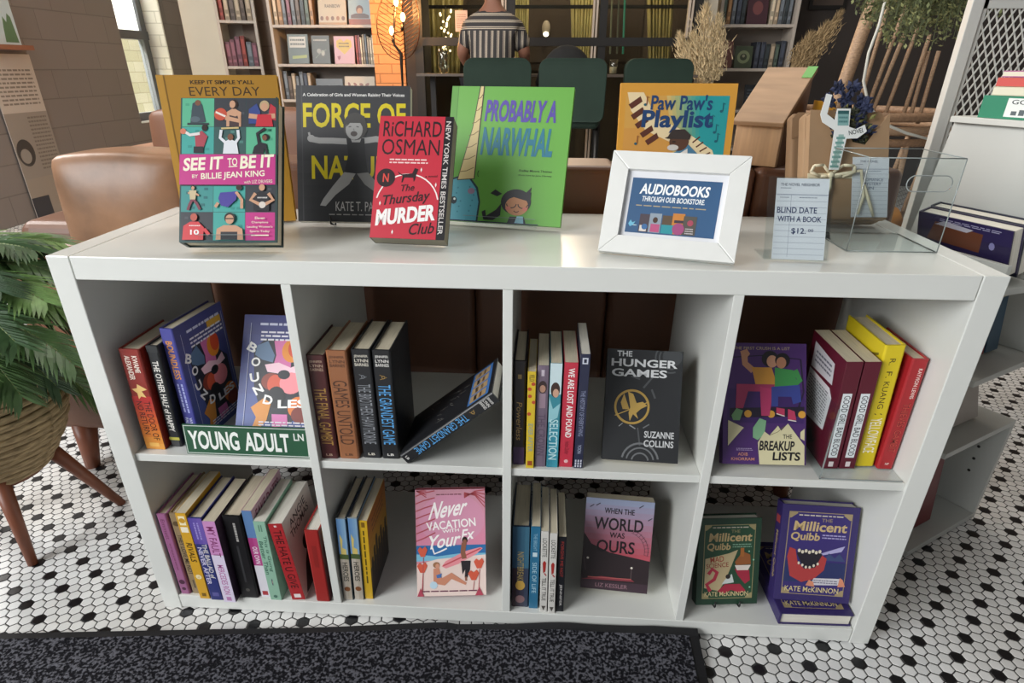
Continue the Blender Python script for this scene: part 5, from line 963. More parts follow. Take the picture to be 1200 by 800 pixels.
# mesh panel and posts
Y_ = .78; pa, pb_ = ony(1137, 2, Y_), ony(1200, 2, Y_); zt = 1.168; xl = ony(1110, 100, Y_).x
mesh_o = rk
for x0, x1 in ((xl - .004, xl + .022), (xl + .075 + .12, xl + .215)): MB().box(x0 - ro.x, x1 - ro.x, Y_ - .012 - ro.y, Y_ + .012 - ro.y, 0, zt, RW2).build('post', rk, .0015)
MB().box(xl - .004 - ro.x, xl + .30 - ro.x, Y_ - .013 - ro.y, Y_ + .013 - ro.y, zt + .0005, zt + .028, RW2).build('top_rail', rk, .0015)
m = MB(); mx0, mx1, mz0, mz1 = xl + .0225 - ro.x, xl + .1945 - ro.x, .08, zt - .0005; m.box(mx0, mx0 + .012, Y_ - .004 - ro.y, Y_ + .004 - ro.y, mz0, mz1, RW2); m.box(mx0, mx1, Y_ - .004 - ro.y, Y_ + .004 - ro.y, mz1 - .018, mz1, RW2)
W2, H2 = mx1 - mx0, mz1 - mz0; sl = 2.0
for sgn in (1, -1):
    k = -H2
    c = -H2 / sl if sgn > 0 else 0.0
    while c < (W2 if sgn > 0 else W2 + H2 / sl):
        x_0, z_0, x_1, z_1 = (c, 0, c + H2 / sl, H2) if sgn > 0 else (c, 0, c - H2 / sl, H2)
        def clip(x0, z0, x1, z1):
            t0, t1 = 0.0, 1.0; dx = x1 - x0
            for lo, hi in ((0, W2),):
                ta, tb = (lo - x0) / dx, (hi - x0) / dx
                if ta > tb: ta, tb = tb, ta
                t0, t1 = max(t0, ta), min(t1, tb)
            return None if t0 >= t1 else (x0 + dx * t0, z0 + (z1 - z0) * t0, x0 + dx * t1, z0 + (z1 - z0) * t1)
        q = clip(x_0, z_0, x_1, z_1)
        if q and q[3] > H2 * .35 and abs(q[3] - q[1]) > .01:
            d = Vector((q[2] - q[0], 0, q[3] - q[1])).normalized(); w = Vector((-d.z, 0, d.x)) * .0015; A = Vector((mx0 + q[0], Y_ - ro.y - .001 * sgn, mz0 + q[1])); B = Vector((mx0 + q[2], Y_ - ro.y - .001 * sgn, mz0 + q[3])); n_ = Vector((0, .0009, 0))
            m.hexa([A - w - n_, A + w - n_, A + w + n_, A - w + n_, B - w - n_, B + w - n_, B + w + n_, B - w + n_], RW2)
        c += .0172
m.build('mesh_panel', rk)
# books on the rack
rzl = math.degrees(math.atan2(ld.y, ld.x))
def rbook(label, a, n, z, W, H, T, col, tilt, front=None, pages=PAGEW, hard=True, flip=False):
    P = L1 + ld * a + ln * n
    return fbook(label, W, H, T, col, (P.x, P.y, z), rzl, tilt, front, hard, pages=pages)
def rk_front(p): p.grad(0, 0, 1, 1, '#2b2440', '#2e2550', 3); p.poly([(.12, .45), (.70, .40), (.72, .80), (.2, .86)], '#6a3d2a'); p.poly([(.2, .8), (.3, .9), (.62, .84), (.55, .76)], '#b9b4c0'); p.dashes(.25, .88, .9, .95, 2, '#a9a4c0', 3); p.ell(.82, .6, .03, .04, '#8a86b5', 8)
rbook('dark purple hardback, front of two leaning in the lower rack tray', -.045, .012, .6645, .200, .098, .030, '#2a2440', -16, rk_front)
rbook('dark blue hardback behind the purple one in the lower rack tray', -.052, .046, .664, .205, .106, .028, '#22283a', -14)
zt_ = .9385
for i, (lab, col, T, W, off, pg) in enumerate((('green hardback with a white street drawing at the bottom of the rack stack', '#2f8062', .042, .22, .0, PAGEW), ('cream book with a dotted edge second from bottom in the rack stack', '#cfc8ae', .016, .20, .012, PAGE), ('red-striped cream book near the top of the rack stack', '#c25a4e', .016, .20, .014, PAGE), ('slim magenta book on top of the rack stack', '#a35a86', .012, .19, .02, PAGEW))):
    P = L1 + ld * (-.085 + off) + ln * (.122 + off * .3)
    fr_ = None
    def spg(p):
        p.rect(.24, .1, .92, .92, '#dfe3df'); p.txt('GOODNIGHT', .28, .66, .86, .86, '#2b3338', .01); [p.rect(.30 + k * .07, .18, .35 + k * .07, .36 + .2 * ((k * 7) % 3) / 3, '#5a6468', k == 0) for k in range(7)]
    r = thing('book', lab, 'book', (P.x, P.y, zt_), (0, 0, R(rzl + (4 * i if i else 0))))
    m = MB(); cm = mt(col, .4); D_ = .098; m.box(0, W, 0, D_, 0, .002, cm); m.box(0, W, 0, D_, T - .002, T, cm); m.box(0, W, 0, .0025, .002, T - .002, cm if i == 0 else mt('#d8d2bc' if i != 2 else '#c7504a', .5))
    if i == 0: spg(Pr(m, (0, 0, 0), (1, 0, 0), (0, 0, 1), (0, -1, 0), W, T))
    m.build('cover', r); MB().box(.002, W - .002, .0026, D_ - .003, .0021, T - .0021, pg).build('pages', r); zt_ += T + .0006
P = F2 + e1 * -.21 + e2 * .05
fbook('pale grey card-covered book leaning on the low rack box', .13, .145, .012, '#a79f97', (P.x, P.y, .302), 33, 16, lambda p: p.rect(.1, .3, .3, .4, '#3a3a44'), False)
for i, c in enumerate(('#8a2a30', '#39566a')): 
    P = F2 + e1 * (-.20 + i * .06) + e2 * .06; fbook(('red book standing in the middle rack box', 'slate blue book standing in the middle rack box')[i], .05, .12, .02, c, (P.x, P.y, .4735), 33, 8, None, False)
P = F2 + e1 * -.24 + e2 * .04; fbook('dark red book standing in the lowest rack box', .10, .2, .02, '#6a2226', (P.x, P.y, .026), 33, 6, None, True)

# ---- rattan chair, cable and hanging plant behind the rack
RT = mt('#9a7d62', .6, noise=.25, nscale=90, vec=(1, 1, 3), bump=.3); RT2 = mt('#87694f', .6, noise=.25, nscale=90, bump=.3)
rc = thing('rattan_chair', 'rattan chair with a thick bound pole and tall spindles behind the parcels', 'chair', (1.35, 1.75, 0)); rco = Vector((1.35, 1.75, 0)); YR = 1.6
def rt(name, pts, r_, mat=RT, n=10): MB().tube([Vector(q) - rco for q in pts], r_, mat, n).build(name, rc)
a, b = ony(1031, -20, YR), ony(984, 112, YR); d = (b - a); rt('bound_pole', [a + d * (-.15), b, b + d * 1.35], .022, RT, 16)
for i in range(40):
    pass
for (px, py, qx, qy) in ((1046, -10, 1005, 128), (1068, -10, 1012, 138), (1080, 20, 1035, 140), (1090, 40, 1056, 142), (1100, 60, 1075, 145), (1060, 40, 1022, 132), (1088, 60, 1066, 140)):
    rt('spindle', [ony(px, py, YR + .06), ony(qx, qy, YR + .03)], .0068, RT)
cz = ony(1045, 138, YR).z
ring = [(1.30 + .32 * math.cos(t), YR + .30 + .30 * math.sin(t), cz) for t in [2 * math.pi * i / 36 for i in range(37)]]
rt('upper_ring', ring, .016, RT2); rt('lower_ring', [(x, y, z - .045) for x, y, z in ring], .016, RT); rt('lower_ring', [(x, y, z - .085) for x, y, z in ring], .014, RT2)
seat = [(1.30 + .30 * math.cos(t), YR + .30 + .28 * math.sin(t), .42) for t in [2 * math.pi * i / 36 for i in range(37)]]; rt('seat_ring', seat, .018, RT2)
m = MB(); m.lathe([(.001, .0), (.24, .0), (.27, .03), (.24, .08), (.001, .09)], mt('#a8702c', .8, noise=.1), 28, (1.30 - rco.x, YR + .30 - rco.y, .43)); m.build('seat_cushion', rc)
for i in range(14):
    t = 2 * math.pi * i / 14; rt('lower_spindle', [(1.30 + .32 * math.cos(t), YR + .30 + .30 * math.sin(t), cz - .09), (1.30 + .30 * math.cos(t + .12), YR + .30 + .28 * math.sin(t + .12), .42)], .010, RT)
for i in range(4):
    t = math.pi / 4 + math.pi / 2 * i; rt('leg', [(1.30 + .26 * math.cos(t), YR + .30 + .25 * math.sin(t), .42), (1.30 + .31 * math.cos(t), YR + .30 + .30 * math.sin(t), 0)], .018, RT2)
m = MB(); m.tube([ony(px, py, 1.2) for px, py in ((1043, -20), (1030, 30), (1018, 62), (1012, 95), (1018, 124), (1034, 144), (1062, 156), (1100, 166))], .0042, mt('#c3c2b8', .4), 10); tag(m.build('cable'), 'white cable looping down past the rattan spindles', 'cable')
hp = thing('hanging_plant', 'fine-leaved trailing plant hanging over the rattan chair', 'plant', (1.10, 1.25, 1.25)); ho = Vector((1.10, 1.25, 1.25)); rnd = random.Random(9)
m = MB(); strands = MB(); TG = [mt('#7c8456', .7), mt('#959a68', .7), mt('#5c6442', .7)]
for i in range(230):
    x = rnd.uniform(-.14, .20); y = rnd.uniform(-.13, .13); z1 = -.02 - max(0, .15 * (1 - ((x - .03) / .2) ** 2)) * rnd.uniform(.4, 1)
    P0 = Vector((x * .7, y * .7, .16)); P1 = Vector((x, y, z1)); strands.tube([P0, (P0 + P1) / 2 + Vector((rnd.uniform(-.02, .02), rnd.uniform(-.02, .02), 0)), P1], .0009, TG[2], 4, False)
    for k in range(24):
        t = rnd.random(); c = P0.lerp(P1, t) + Vector((rnd.gauss(0, .009), rnd.gauss(0, .009), rnd.gauss(0, .004))); d = Vector((rnd.uniform(-1, 1), rnd.uniform(-1, 1), rnd.uniform(-1, .3))).normalized() * .015; w = d.cross(Vector((.3, .5, 1))).normalized() * .0045
        m.add([c, c + d * .5 + w, c + d, c + d * .5 - w], [(0, 1, 2, 3)], TG[rnd.randrange(3)])
m.build('foliage', hp); strands.build('stems', hp)
m = MB(); m.lathe([(.001, .10), (.10, .10), (.14, .22), (.145, .25), (.13, .25), (.10, .14), (.001, .14)], mt('#b9aa94', .7), 28); m.build('pot', hp); m = MB()
for t in (0, 2.1, 4.2): m.tube([(.14 * math.cos(t), .14 * math.sin(t), .25), (0, 0, .75), (0, 0, 1.95)], .003, mt('#b9aa94', .8), 6)
m.build('hanger', hp)

# ================================================================== THE LOUNGE BEHIND
# far armchair by the window
ac = thing('leather_armchair', 'brown leather armchair under the window, far behind the mustard cookbook', 'armchair', (-1.52, 2.75, 0))
def ab(name, x0, x1, y0, y1, z0, z1, mat, bev=.04): MB().box(x0, x1, y0, y1, z0, z1, mat).build(name, ac, bev, 4)
ab('base', -.50, .50, -.28, .40, .16, .36, LD); pillow('back_cushion', -.48, .48, -.36, -.12, .36, .845, LD, ac); ab('seat_cushion', -.36, .36, -.10, .42, .365, .50, LE)
ab('arm', -.62, -.50, -.30, .42, .16, .62, LD, .03); ab('arm', .50, .62, -.30, .42, .16, .70, LE, .03); MB().box(-.64, -.49, -.3, .42, .625, .65, mt('#a07a63', .5)).build('arm_rest', ac, .006)
for x, y in ((-.5, -.25), (.5, -.25), (-.5, .35), (.5, .35)): MB().tube([(x, y, .17), (x, y, 0)], [.025, .018], WOOD, 10).build('leg', ac)
# wall poster, ledge and picture on the left wall
pb = MB(); pb.box(0, .42, -.004, 0, 0, 1.10, mt('#b5aca3', .7)); p = Pr(pb, (0, -.004, 0), (1, 0, 0), (0, 0, 1), (0, -1, 0), .42, 1.10)
p.rect(.0, .0, 1, .26, '#958b80'); p.rect(.0, .26, 1, .66, '#8f877f'); p.dashes(.08, .70, .92, .92, 9, '#7b736b', 3); p.dashes(.50, .30, .95, .64, 14, '#6f675e', 6); p.ell(.22, .42, .20, .22, '#3d3a38', 24); p.ell(.2, .40, .12, .12, '#8f8a84', 18); p.rect(0, 0, .42, .14, '#35363d')
o = pb.build('wall_poster'); o.location = (XW + .012, 3.58, -.08 + .0); o.rotation_euler = (0, 0, R(90)); o.location.z = 0.0; tag(o, 'large grey information poster with small print on the block wall', 'poster')
pb = MB(); pb.box(0, .40, 0, .10, 0, .03, mt('#8a5a44', .5)); pb.box(0, .40, .085, .10, .03, .06, mt('#8a5a44', .5)); o = pb.build('picture_ledge'); o.location = (XW + .001 + .0, 3.56, 1.125); o.rotation_euler = (0, 0, R(90)); o.location.x = XW + .101; tag(o, 'short wooden picture ledge above the grey poster', 'ledge')
pb = MB(); pb.box(0, .30, 0, .012, 0, .34, mt('#b9cdd6', .5)); p = Pr(pb, (0, 0, 0), (1, 0, 0), (0, 0, 1), (0, -1, 0), .30, .34); p.poly([(.55, .04), (.95, .04), (.9, .5), (.82, .56), (.74, .4), (.66, .5), (.6, .3)], '#587a5a'); p.ell(.4, .4, .12, .14, '#e3e5e2')
o = pb.build('picture_print'); o.location = (XW + .062, 3.60, 1.1565); o.rotation_euler = (0, 0, R(90)); tag(o, 'pale blue print with a green cactus on the wooden ledge', 'picture')

# bookcases along the back wall
SHW = mt('#b9b0a6', .5); SHB = mt('#8b8178', .6)
def bookcase(label, x0, x1, y, d, zs, loc=(0, 0, 0), rz=0, top=1.98):
    r = thing('wall_bookcase', label, 'bookcase', loc, (0, 0, R(rz)))
    for a in (x0, x1 - .025): MB().box(a, a + .025, y, y + d, 0, top, SHW).build('side_panel', r)
    MB().box(x0 + .0255, x1 - .0255, y + d - .012, y + d, .02, top, SHB).build('back_panel', r)
    for z in zs: MB().box(x0 + .0255, x1 - .0255, y + .004, y + d - .0125, z - .022, z, SHW).build('shelf', r)
    return r
PALS = ['#7a3a34', '#3a3f4a', '#8f8270', '#544a44', '#6d5a3f', '#a08f78', '#4a3436', '#5a6066', '#2f3538', '#8a6a4a', '#b0a48f', '#6a4650', '#46524a']
ORD = ['first', 'second', 'third', 'fourth', 'fifth', 'sixth', 'seventh', 'eighth', 'ninth', 'tenth', 'eleventh', 'twelfth', 'thirteenth', 'fourteenth']
CN = {'#7a3a34': 'rust red', '#3a3f4a': 'slate', '#8f8270': 'sand', '#544a44': 'brown', '#6d5a3f': 'olive brown', '#a08f78': 'tan', '#4a3436': 'dark maroon', '#5a6066': 'grey', '#2f3538': 'charcoal', '#8a6a4a': 'caramel', '#b0a48f': 'cream', '#6a4650': 'plum', '#46524a': 'dark green'}
def row(n, x0, x1, y, z, hmin, hmax, where, pal=PALS, seed=1, M_=None):
    rnd = random.Random(seed); x = x0; i = 0; w = (x1 - x0) / n
    for i in range(n):
        T = w * rnd.uniform(.78, .98); H = rnd.uniform(hmin, hmax); c = pal[rnd.randrange(len(pal))]; c2 = '#%02x%02x%02x' % tuple(min(255, int(int(c[k:k + 2], 16) * 1.35)) for k in (1, 3, 5))
        f = (lambda p, c2=c2: (p.rect(.1, .2, .6, .8, c2), p.rect(.75, .2, .85, .8, c2)))
        P = Vector((x0 + w * i + T, y, z + .0005)); rz = 90
        if M_ is not None: P = M_[0] @ P; rz += M_[1]
        book('%s book spine, %s from the left %s' % (CN[c], ORD[i], where), .18, H, T, c, P, (0, 0, rz), None, f, None, True, None)
def fo(label, x, y, z, W, H, col, art=None, tilt=9, M_=None, rz=0):
    P = Vector((x, y, z)); lift = .014 * math.sin(R(tilt))
    return fbook(label, W, H, .014, col, (P.x, P.y, P.z + lift), rz, tilt, art, True)
YL = 5.28
bookcase('tall white bookcase left of the lit brick pillar', -2.42, -1.48, YL, .30, (.04, .42, .76, 1.05, 1.355, 1.70))
row(9, -2.385, -2.02, YL + .04, 1.355, .22, .28, 'on the upper shelf by the brick pillar', seed=3)
fo('cream picture book with small figures on the upper shelf by the brick pillar', -1.99, YL + .05, 1.355, .25, .27, '#b3a48c', lambda p: ([p.ell(.12 + .19 * i, .18, .06, .07, ('#6a4a3a', '#8a5a3a')[i % 2], 12, 0, i == 0) for i in range(5)], p.txt('RAINBOW', .25, .48, .8, .58, '#4a4038', .02), p.rect(0, 0, 1, .06, '#a07a50')), rz=0)
fo('pale blue picture book with a child, right end of the upper shelf by the pillar', -1.72, YL + .05, 1.355, .20, .24, '#8fa0a6', lambda p: (p.rect(0, 0, 1, .18, '#8a4a34'), p.ell(.5, .48, .16, .17, '#6a4433'), p.ell(.5, .43, .11, .13, '#b78a6a'), p.poly([(.1, .3), (.3, .36), (.7, .36), (.9, .3), (.9, .2), (.1, .2)], '#5a4a48')))
fo('teal-grey book with a white title block on the middle shelf by the pillar', -2.31, YL + .05, 1.05, .19, .235, '#4d5c5c', lambda p: (p.rect(.1, .55, .88, .92, '#b5b3ab'), p.dashes(.14, .6, .84, .88, 2, '#3d4644', 4), p.poly([(.2, .16), (.9, .2), (.9, .3), (.2, .26)], '#8f9a54')))
fo('dark green book with a pale chalk drawing on the middle shelf by the pillar', -2.09, YL + .05, 1.05, .165, .225, '#363d3a', lambda p: (p.dashes(.12, .78, .88, .9, 1, '#a8a69e', 4), p.ell(.4, .45, .12, .12, '#8f8f88', 12), p.ell(.62, .38, .1, .14, '#a3a39a', 12), p.line([(.2, .2), (.5, .4), (.8, .5)], .03, '#7a8a7a')))
fo('pink book with a yellow heart on the middle shelf by the pillar', -1.885, YL + .05, 1.05, .185, .22, '#b58f9a', lambda p: (p.poly([(.5, .34), (.12, .62), (.14, .84), (.34, .90), (.5, .80), (.66, .90), (.86, .84), (.88, .62)], '#b59a3a'), p.dashes(.24, .58, .76, .8, 2, '#5a4a20', 4), p.poly([(.2, .12), (.3, .2), (.3, .3), (.14, .26)], '#8a4a5a')))
row(8, -1.685, -1.515, YL + .06, 1.05, .19, .24, 'on the middle shelf next to the pillar', ['#8f8270', '#b0a48f', '#8a6a4a', '#5a6066', '#6a4650', '#7a3a34'], 5)
row(7, -2.38, -2.12, YL + .05, .76, .19, .24, 'on the lower shelf by the brick pillar', ['#3a3f4a', '#544a44', '#8f8270', '#5a6066'], 6)
fo('dark blue landscape book on the lower shelf by the pillar', -2.09, YL + .05, .76, .25, .17, '#3f4850', lambda p: (p.poly([(.1, .1), (.5, .7), (.9, .1)], '#5d6a74'), p.rect(0, 0, 1, .2, '#2b3036')))
fo('cream patterned book on the lower shelf by the pillar', -1.82, YL + .05, .76, .28, .19, '#a99c88', lambda p: [p.ell(.15 + .2 * (i % 4), .3 + .35 * (i // 4), .07, .04, '#7a4f44', 12, .5 * i, i == 0) for i in range(8)])
bR = bookcase('white bookcase beside the pampas grass on the far right wall', 1.47, 2.12, YL, .28, (.04, .38, .70, 1.03, 1.36, 1.70))
row(5, 1.50, 1.70, YL + .05, 1.36, .20, .26, 'on the far right upper shelf', seed=11)
fo('dark plum book facing out on the upper shelf at far right', 1.71, YL + .05, 1.36, .17, .24, '#4a3038', lambda p: p.ell(.5, .5, .25, .3, '#7a4a4a'))
row(5, 1.90, 2.085, YL + .05, 1.36, .20, .26, 'at the end of the far right upper shelf', seed=12)
fo('muted red book facing out on the middle shelf at far right', 1.515, YL + .06, 1.03, .13, .21, '#6a443c', lambda p: [p.ell(.3 + .3 * (i % 2), .25 + .25 * (i // 2), .12, .1, '#8a6a5a', 10, 0, i == 0) for i in range(6)])
fo('dark green book with a pale ring on the middle shelf at far right', 1.665, YL + .06, 1.03, .15, .17, '#46503f', lambda p: (p.ell(.5, .5, .36, .34, '#7f8a6a'), p.ell(.5, .5, .2, .18, '#3a4234'), p.ell(.5, .55, .08, .08, '#8f8f78')))
row(6, 1.83, 2.08, YL + .05, 1.03, .18, .21, 'on the far right middle shelf', ['#2f3538', '#3a3f4a', '#8f8270', '#5a6066', '#46524a'], 13)
fo('charcoal book facing out on the low shelf at far right', 1.80, YL + .06, .70, .15, .20, '#2b3036', lambda p: p.dashes(.15, .2, .85, .85, 5, '#55606a', 3))
fo('dusky brown book facing out on the low shelf at far right', 1.57, YL + .06, .70, .17, .19, '#5a4a40', lambda p: p.dashes(.15, .6, .85, .85, 2, '#9a8a78', 3))
# narrow bookcase beyond the column
Lc = Matrix.Translation((-2.96, 5.42, 0)) @ Matrix.Rotation(R(20), 4, 'Z')
bookcase('narrow bookcase in the shade behind the cream column', 0, .34, 0, .26, (.04, .42, .74, 1.03, 1.40, 1.75), (-2.96, 5.42, 0), 20)
row(6, .03, .31, .04, 1.40, .19, .26, 'on the shaded upper shelf by the column', ['#6a4650', '#544a44', '#7a3a34', '#8f8270'], 21, (Lc, 20)); row(6, .03, .31, .04, 1.03, .19, .25, 'on the shaded lower shelf by the column', ['#6a4650', '#544a44', '#7a3a34', '#5a6066'], 22, (Lc, 20))

# floor lamp with bare bulbs and a leaf-shaped wire shade in front of the brick
YM = 4.75; lpx = lambda px, py: ony(px, py, YM)
b0 = lpx(472, 105); lx = b0.x
la = thing('floor_lamp', 'black floor lamp with glowing bare bulbs and a leaf-shaped wire shade', 'lamp', (lx, YM, 0)); lo = Vector((lx, YM, 0)); BKM = mt('#1c1714', .4, .5, .6)
MB().lathe([(.001, .0), (.13, .0), (.13, .018), (.02, .028), (.001, .03)], BKM, 24).build('base', la)
q = [Vector((0, 0, .028)), b0 - lo, lpx(470, 63) - lo, lpx(462, 52) - lo, lpx(461, 40) - lo, lpx(463, 15) - lo, lpx(464, -15) - lo]; MB().tube(q, [.008, .008, .014, .009, .009, .009, .008], BKM, 10).build('pole', la)
GL = emit('#ffb25a', 26)
for (px, py), (qx, qy) in (((459, 36), (461, 50)), ((472, 20), (471, 36)), ((464, 2), (463, 14)), ((474, -12), (470, 4))):
    c = lpx(px, py) - lo; s_ = lpx(qx, qy) - lo; so_ = MB(); so_.tube([s_, s_.lerp(c, .45)], .011, BKM, 10); so_.tube([s_, Vector((q[4].x, 0, s_.z - .02))], .005, BKM, 6); sk = so_.build('socket', la)
    bm_ = MB(); bm_.ball(c, (.020, .020, .032), GL, 12, 8); bm_.build('bulb', sk)
ld_ = bpy.data.lights.new('lamp_glow', 'POINT'); ld_.energy = 40; ld_.color = (1, .50, .16); ld_.shadow_soft_size = .05; lo_ = bpy.data.objects.new('lamp_glow', ld_); COL.objects.link(lo_); lo_.location = lpx(468, 12) + Vector((0, -.06, 0))
m = MB(); cxp, cyp = 465, 22; WIR = mt('#4a2c18', .4, .5, .5)
def sh_pt(t): return lpx(cxp + 25 * math.sin(t) * (1.0 - .15 * math.cos(t)), cyp - 48 * math.cos(t)) - lo + Vector((0, .10 + .05 * math.cos(2 * t), 0))
m.tube([sh_pt(2 * math.pi * i / 32) for i in range(33)], .004, WIR, 6)
for i in range(-9, 12):
    for s in (-1, 1):
        y0 = cyp + i * 5.2; 
        def hit(py): c_ = max(-1, min(1, (cyp - py) / 48)); return math.acos(c_)
        if abs(y0 - cyp) > 47: continue
        ye = max(cyp - 46, y0 - 16); t = hit(ye); m.tube([lpx(cxp + 1, y0) - lo + Vector((0, .10, 0)), sh_pt(t if s > 0 else -t)], .0028, WIR, 5)
m.build('wire_shade', la)

# green bar stools
VEL = mt('#1c2e26', .7, .3, noise=.1, nscale=6)
def stool():
    r = thing('bar_stool', 'dark green velvet bar stool with the seated person', 'bar stool')
    m = MB(); poly = []
    for cx_, cz_, a0 in ((.16, 1.02, 0), (-.16, 1.02, 90), (-.17, .75, 180), (.17, .75, 270)):
        for k in range(5): t = R(a0 + k * 22.5); rr = .065 if a0 < 180 else .05; poly.append((cx_ + rr * math.cos(t), cz_ + rr * math.sin(t)))
    m.prism(poly, 'y', -.035, .035, VEL); o = recalc(m.build('backrest', r, .02, 3))
    for v in o.data.vertices: v.co.y += .25 * v.co.x ** 2 * 1.0 - .0
    MB().box(-.19, .19, .0, .40, .655, .735, VEL).build('seat', r, .035, 4)
    BL2 = mt('#171514', .4)
    for x, y in ((-.17, .04), (.17, .04), (-.17, .36), (.17, .36)): MB().tube([(x, y, .645), (x * 1.18, y + (y - .2) * .2, 0)], [.014, .010], BL2, 10).build('leg', r)
    MB().tube([(-.19, .02, .26), (.19, .02, .26), (.19, .39, .26), (-.19, .39, .26), (-.19, .02, .26)], .008, BL2, 8).build('footrest', r)
    return r
st0 = stool()
def dup(root, loc, rz, label, s=1):
    r = root.copy(); COL.objects.link(r); r.location = loc; r.rotation_euler = (0, 0, rz); r['label'] = label
    for ch in root.children: c = ch.copy(); COL.objects.link(c); c.parent = r
    return r
st0['group'] = 'green bar stools at the glazed partition'
st0.location = (-.29, 3.70, 0); st0.rotation_euler = (0, 0, R(3))
st1 = dup(st0, (.21, 3.72, 0), R(-6), 'dark green velvet bar stool with a black bag on its seat, behind the lime book'); st2 = dup(st0, (.775, 3.74, 0), R(4), 'empty dark green velvet bar stool behind the orange picture book')
bg = MB(); BKF = mt('#101010', .85, noise=.2, nscale=30, bump=.2); vs = []
bg.ball((0, 0, .2155), (.185, .08, .215), BKF, 18, 12); bo = thing('shoulder_bag', 'black shoulder bag resting on the middle green bar stool', 'bag', (.17, 3.885, .7355)); bg.build('body', bo)
MB().tube([(-.13, 0, .32), (-.18, -.02, .28), (-.20, -.05, .20), (-.16, -.06, .12)], .010, BKF, 8).build('strap', bo)
# seated person in the striped shirt
man = thing('person', 'person seated on the left bar stool, back turned, in a dark striped short-sleeved shirt', 'person', (-.345, 3.905, 0.058)); SK = mt('#7d5442', .55, noise=.06, nscale=12)
def skin(name, verts, edges, radii, mat, parent, root=0, sub=2):
    me = bpy.data.meshes.new(name); me.from_pydata(verts, edges, []); o = bpy.data.objects.new(name, me); COL.objects.link(o); o.parent = parent
    sk = o.modifiers.new('skin', 'SKIN'); sk.use_smooth_shade = True
    for i, d in enumerate(me.skin_vertices[0].data): d.radius = radii[i] if isinstance(radii[i], tuple) else (radii[i], radii[i]); d.use_root = (i == root)
    sb = o.modifiers.new('sub', 'SUBSURF'); sb.levels = sub; sb.render_levels = sub
    dg = bpy.context.evaluated_depsgraph_get(); dg.update(); nm = bpy.data.meshes.new_from_object(o.evaluated_get(dg)); bpy.data.objects.remove(o)
    nm.materials.clear(); nm.materials.append(mat)
    for p_ in nm.polygons: p_.use_smooth = True
    o = bpy.data.objects.new(name, nm); COL.objects.link(o); o.parent = parent; return o
V = [(0, 0, .80), (0, .02, .95), (.0, .06, 1.10), (.0, .10, 1.22), (.0, .125, 1.34), (.0, .15, 1.385), (.0, .17, 1.47), (.0, .17, 1.54),
     (-.165, .11, 1.20), (-.215, .09, 1.06), (-.19, .26, .99), (-.10, .40, 1.02), (.165, .11, 1.20), (.225, .08, 1.06), (.21, .25, .99), (.11, .40, 1.02),
     (-.09, .04, .80), (-.11, .42, .80), (-.11, .40, .40), (-.11, .38, .30), (-.11, .47, .29), (.09, .04, .80), (.11, .42, .80), (.11, .40, .40), (.11, .38, .30), (.11, .47, .29)]
E_ = [(0, 1), (1, 2), (2, 3), (3, 4), (4, 5), (5, 6), (6, 7), (3, 8), (8, 9), (9, 10), (10, 11), (3, 12), (12, 13), (13, 14), (14, 15), (0, 16), (16, 17), (17, 18), (18, 19), (19, 20), (0, 21), (21, 22), (22, 23), (23, 24), (24, 25)]
RD = [(.15, .11), (.14, .10), (.155, .10), (.14, .09), (.055, .055), (.062, .07), (.078, .095), (.06, .07), .055, .045, .037, .027, .055, .045, .037, .027, .085, .07, .052, .04, .03, .085, .07, .052, .04, .03]
skin('body', V, E_, RD, SK, man)
for s in (-1, 1):      # hands resting on the counter side, fingers bent
    h = V[11] if s < 0 else V[15]; h = Vector(h); hm_v = [h, h + Vector((-s * .02, .07, .0))]; ed = [(0, 1)]; rr = [(.022, .03), (.018, .036)]
    for k, (dx, L_) in enumerate(((-.027, .062), (-.009, .07), (.009, .066), (.027, .052))):
        b_ = hm_v[1] + Vector((dx, .012, 0)); i = len(hm_v); hm_v += [b_, b_ + Vector((dx * .2, L_ * .55, .006)), b_ + Vector((dx * .25, L_ * .9, -.016))]; ed += [(1, i), (i, i + 1), (i + 1, i + 2)]; rr += [.009, .008, .007]
    i = len(hm_v); hm_v += [h + Vector((-s * .035, .03, .0)), h + Vector((-s * .055, .065, -.004))]; ed += [(0, i), (i, i + 1)]; rr += [.011, .009]
    skin('hand', [tuple(v) for v in hm_v], ed, rr, SK, man)
def stripes():
    m = bpy.data.materials.new('striped_shirt'); m.use_nodes = True; nt = m.node_tree; L = nt.links; b = nt.nodes['Principled BSDF']; b.inputs['Roughness'].default_value = .8
    tc = nt.nodes.new('ShaderNodeTexCoord'); sp = nt.nodes.new('ShaderNodeSeparateXYZ'); L.new(tc.outputs['Object'], sp.inputs[0])
    def nd(op, a, bb):
        n = nt.nodes.new('ShaderNodeMath'); n.operation = op
        for i, v in enumerate((a, bb)):
            if isinstance(v, (int, float)): n.inputs[i].default_value = v
            else: L.new(v, n.inputs[i])
        return n.outputs[0]
    # vertical stripes below the yoke, level ones across the shoulders
    yoke = nd('GREATER_THAN', sp.outputs[2], 1.19); x = sp.outputs[0]; z = sp.outputs[2]
    c = nd('ADD', nd('MULTIPLY', x, nd('SUBTRACT', 1.0, yoke)), nd('MULTIPLY', z, yoke))
    f = nd('FLOORED_MODULO', nd('ADD', c, 5.0), .040); a1 = nd('LESS_THAN', f, .0045); a2 = nd('MULTIPLY', nd('GREATER_THAN', f, .0095), nd('LESS_THAN', f, .0145)); s = nd('MAXIMUM', a1, a2)
    mx = nt.nodes.new('ShaderNodeMix'); mx.data_type = 'RGBA'; L.new(s, mx.inputs[0]); mx.inputs[6].default_value = lin('#2b2829'); mx.inputs[7].default_value = lin('#b5a998'); L.new(mx.outputs[2], b.inputs['Base Color']); return m
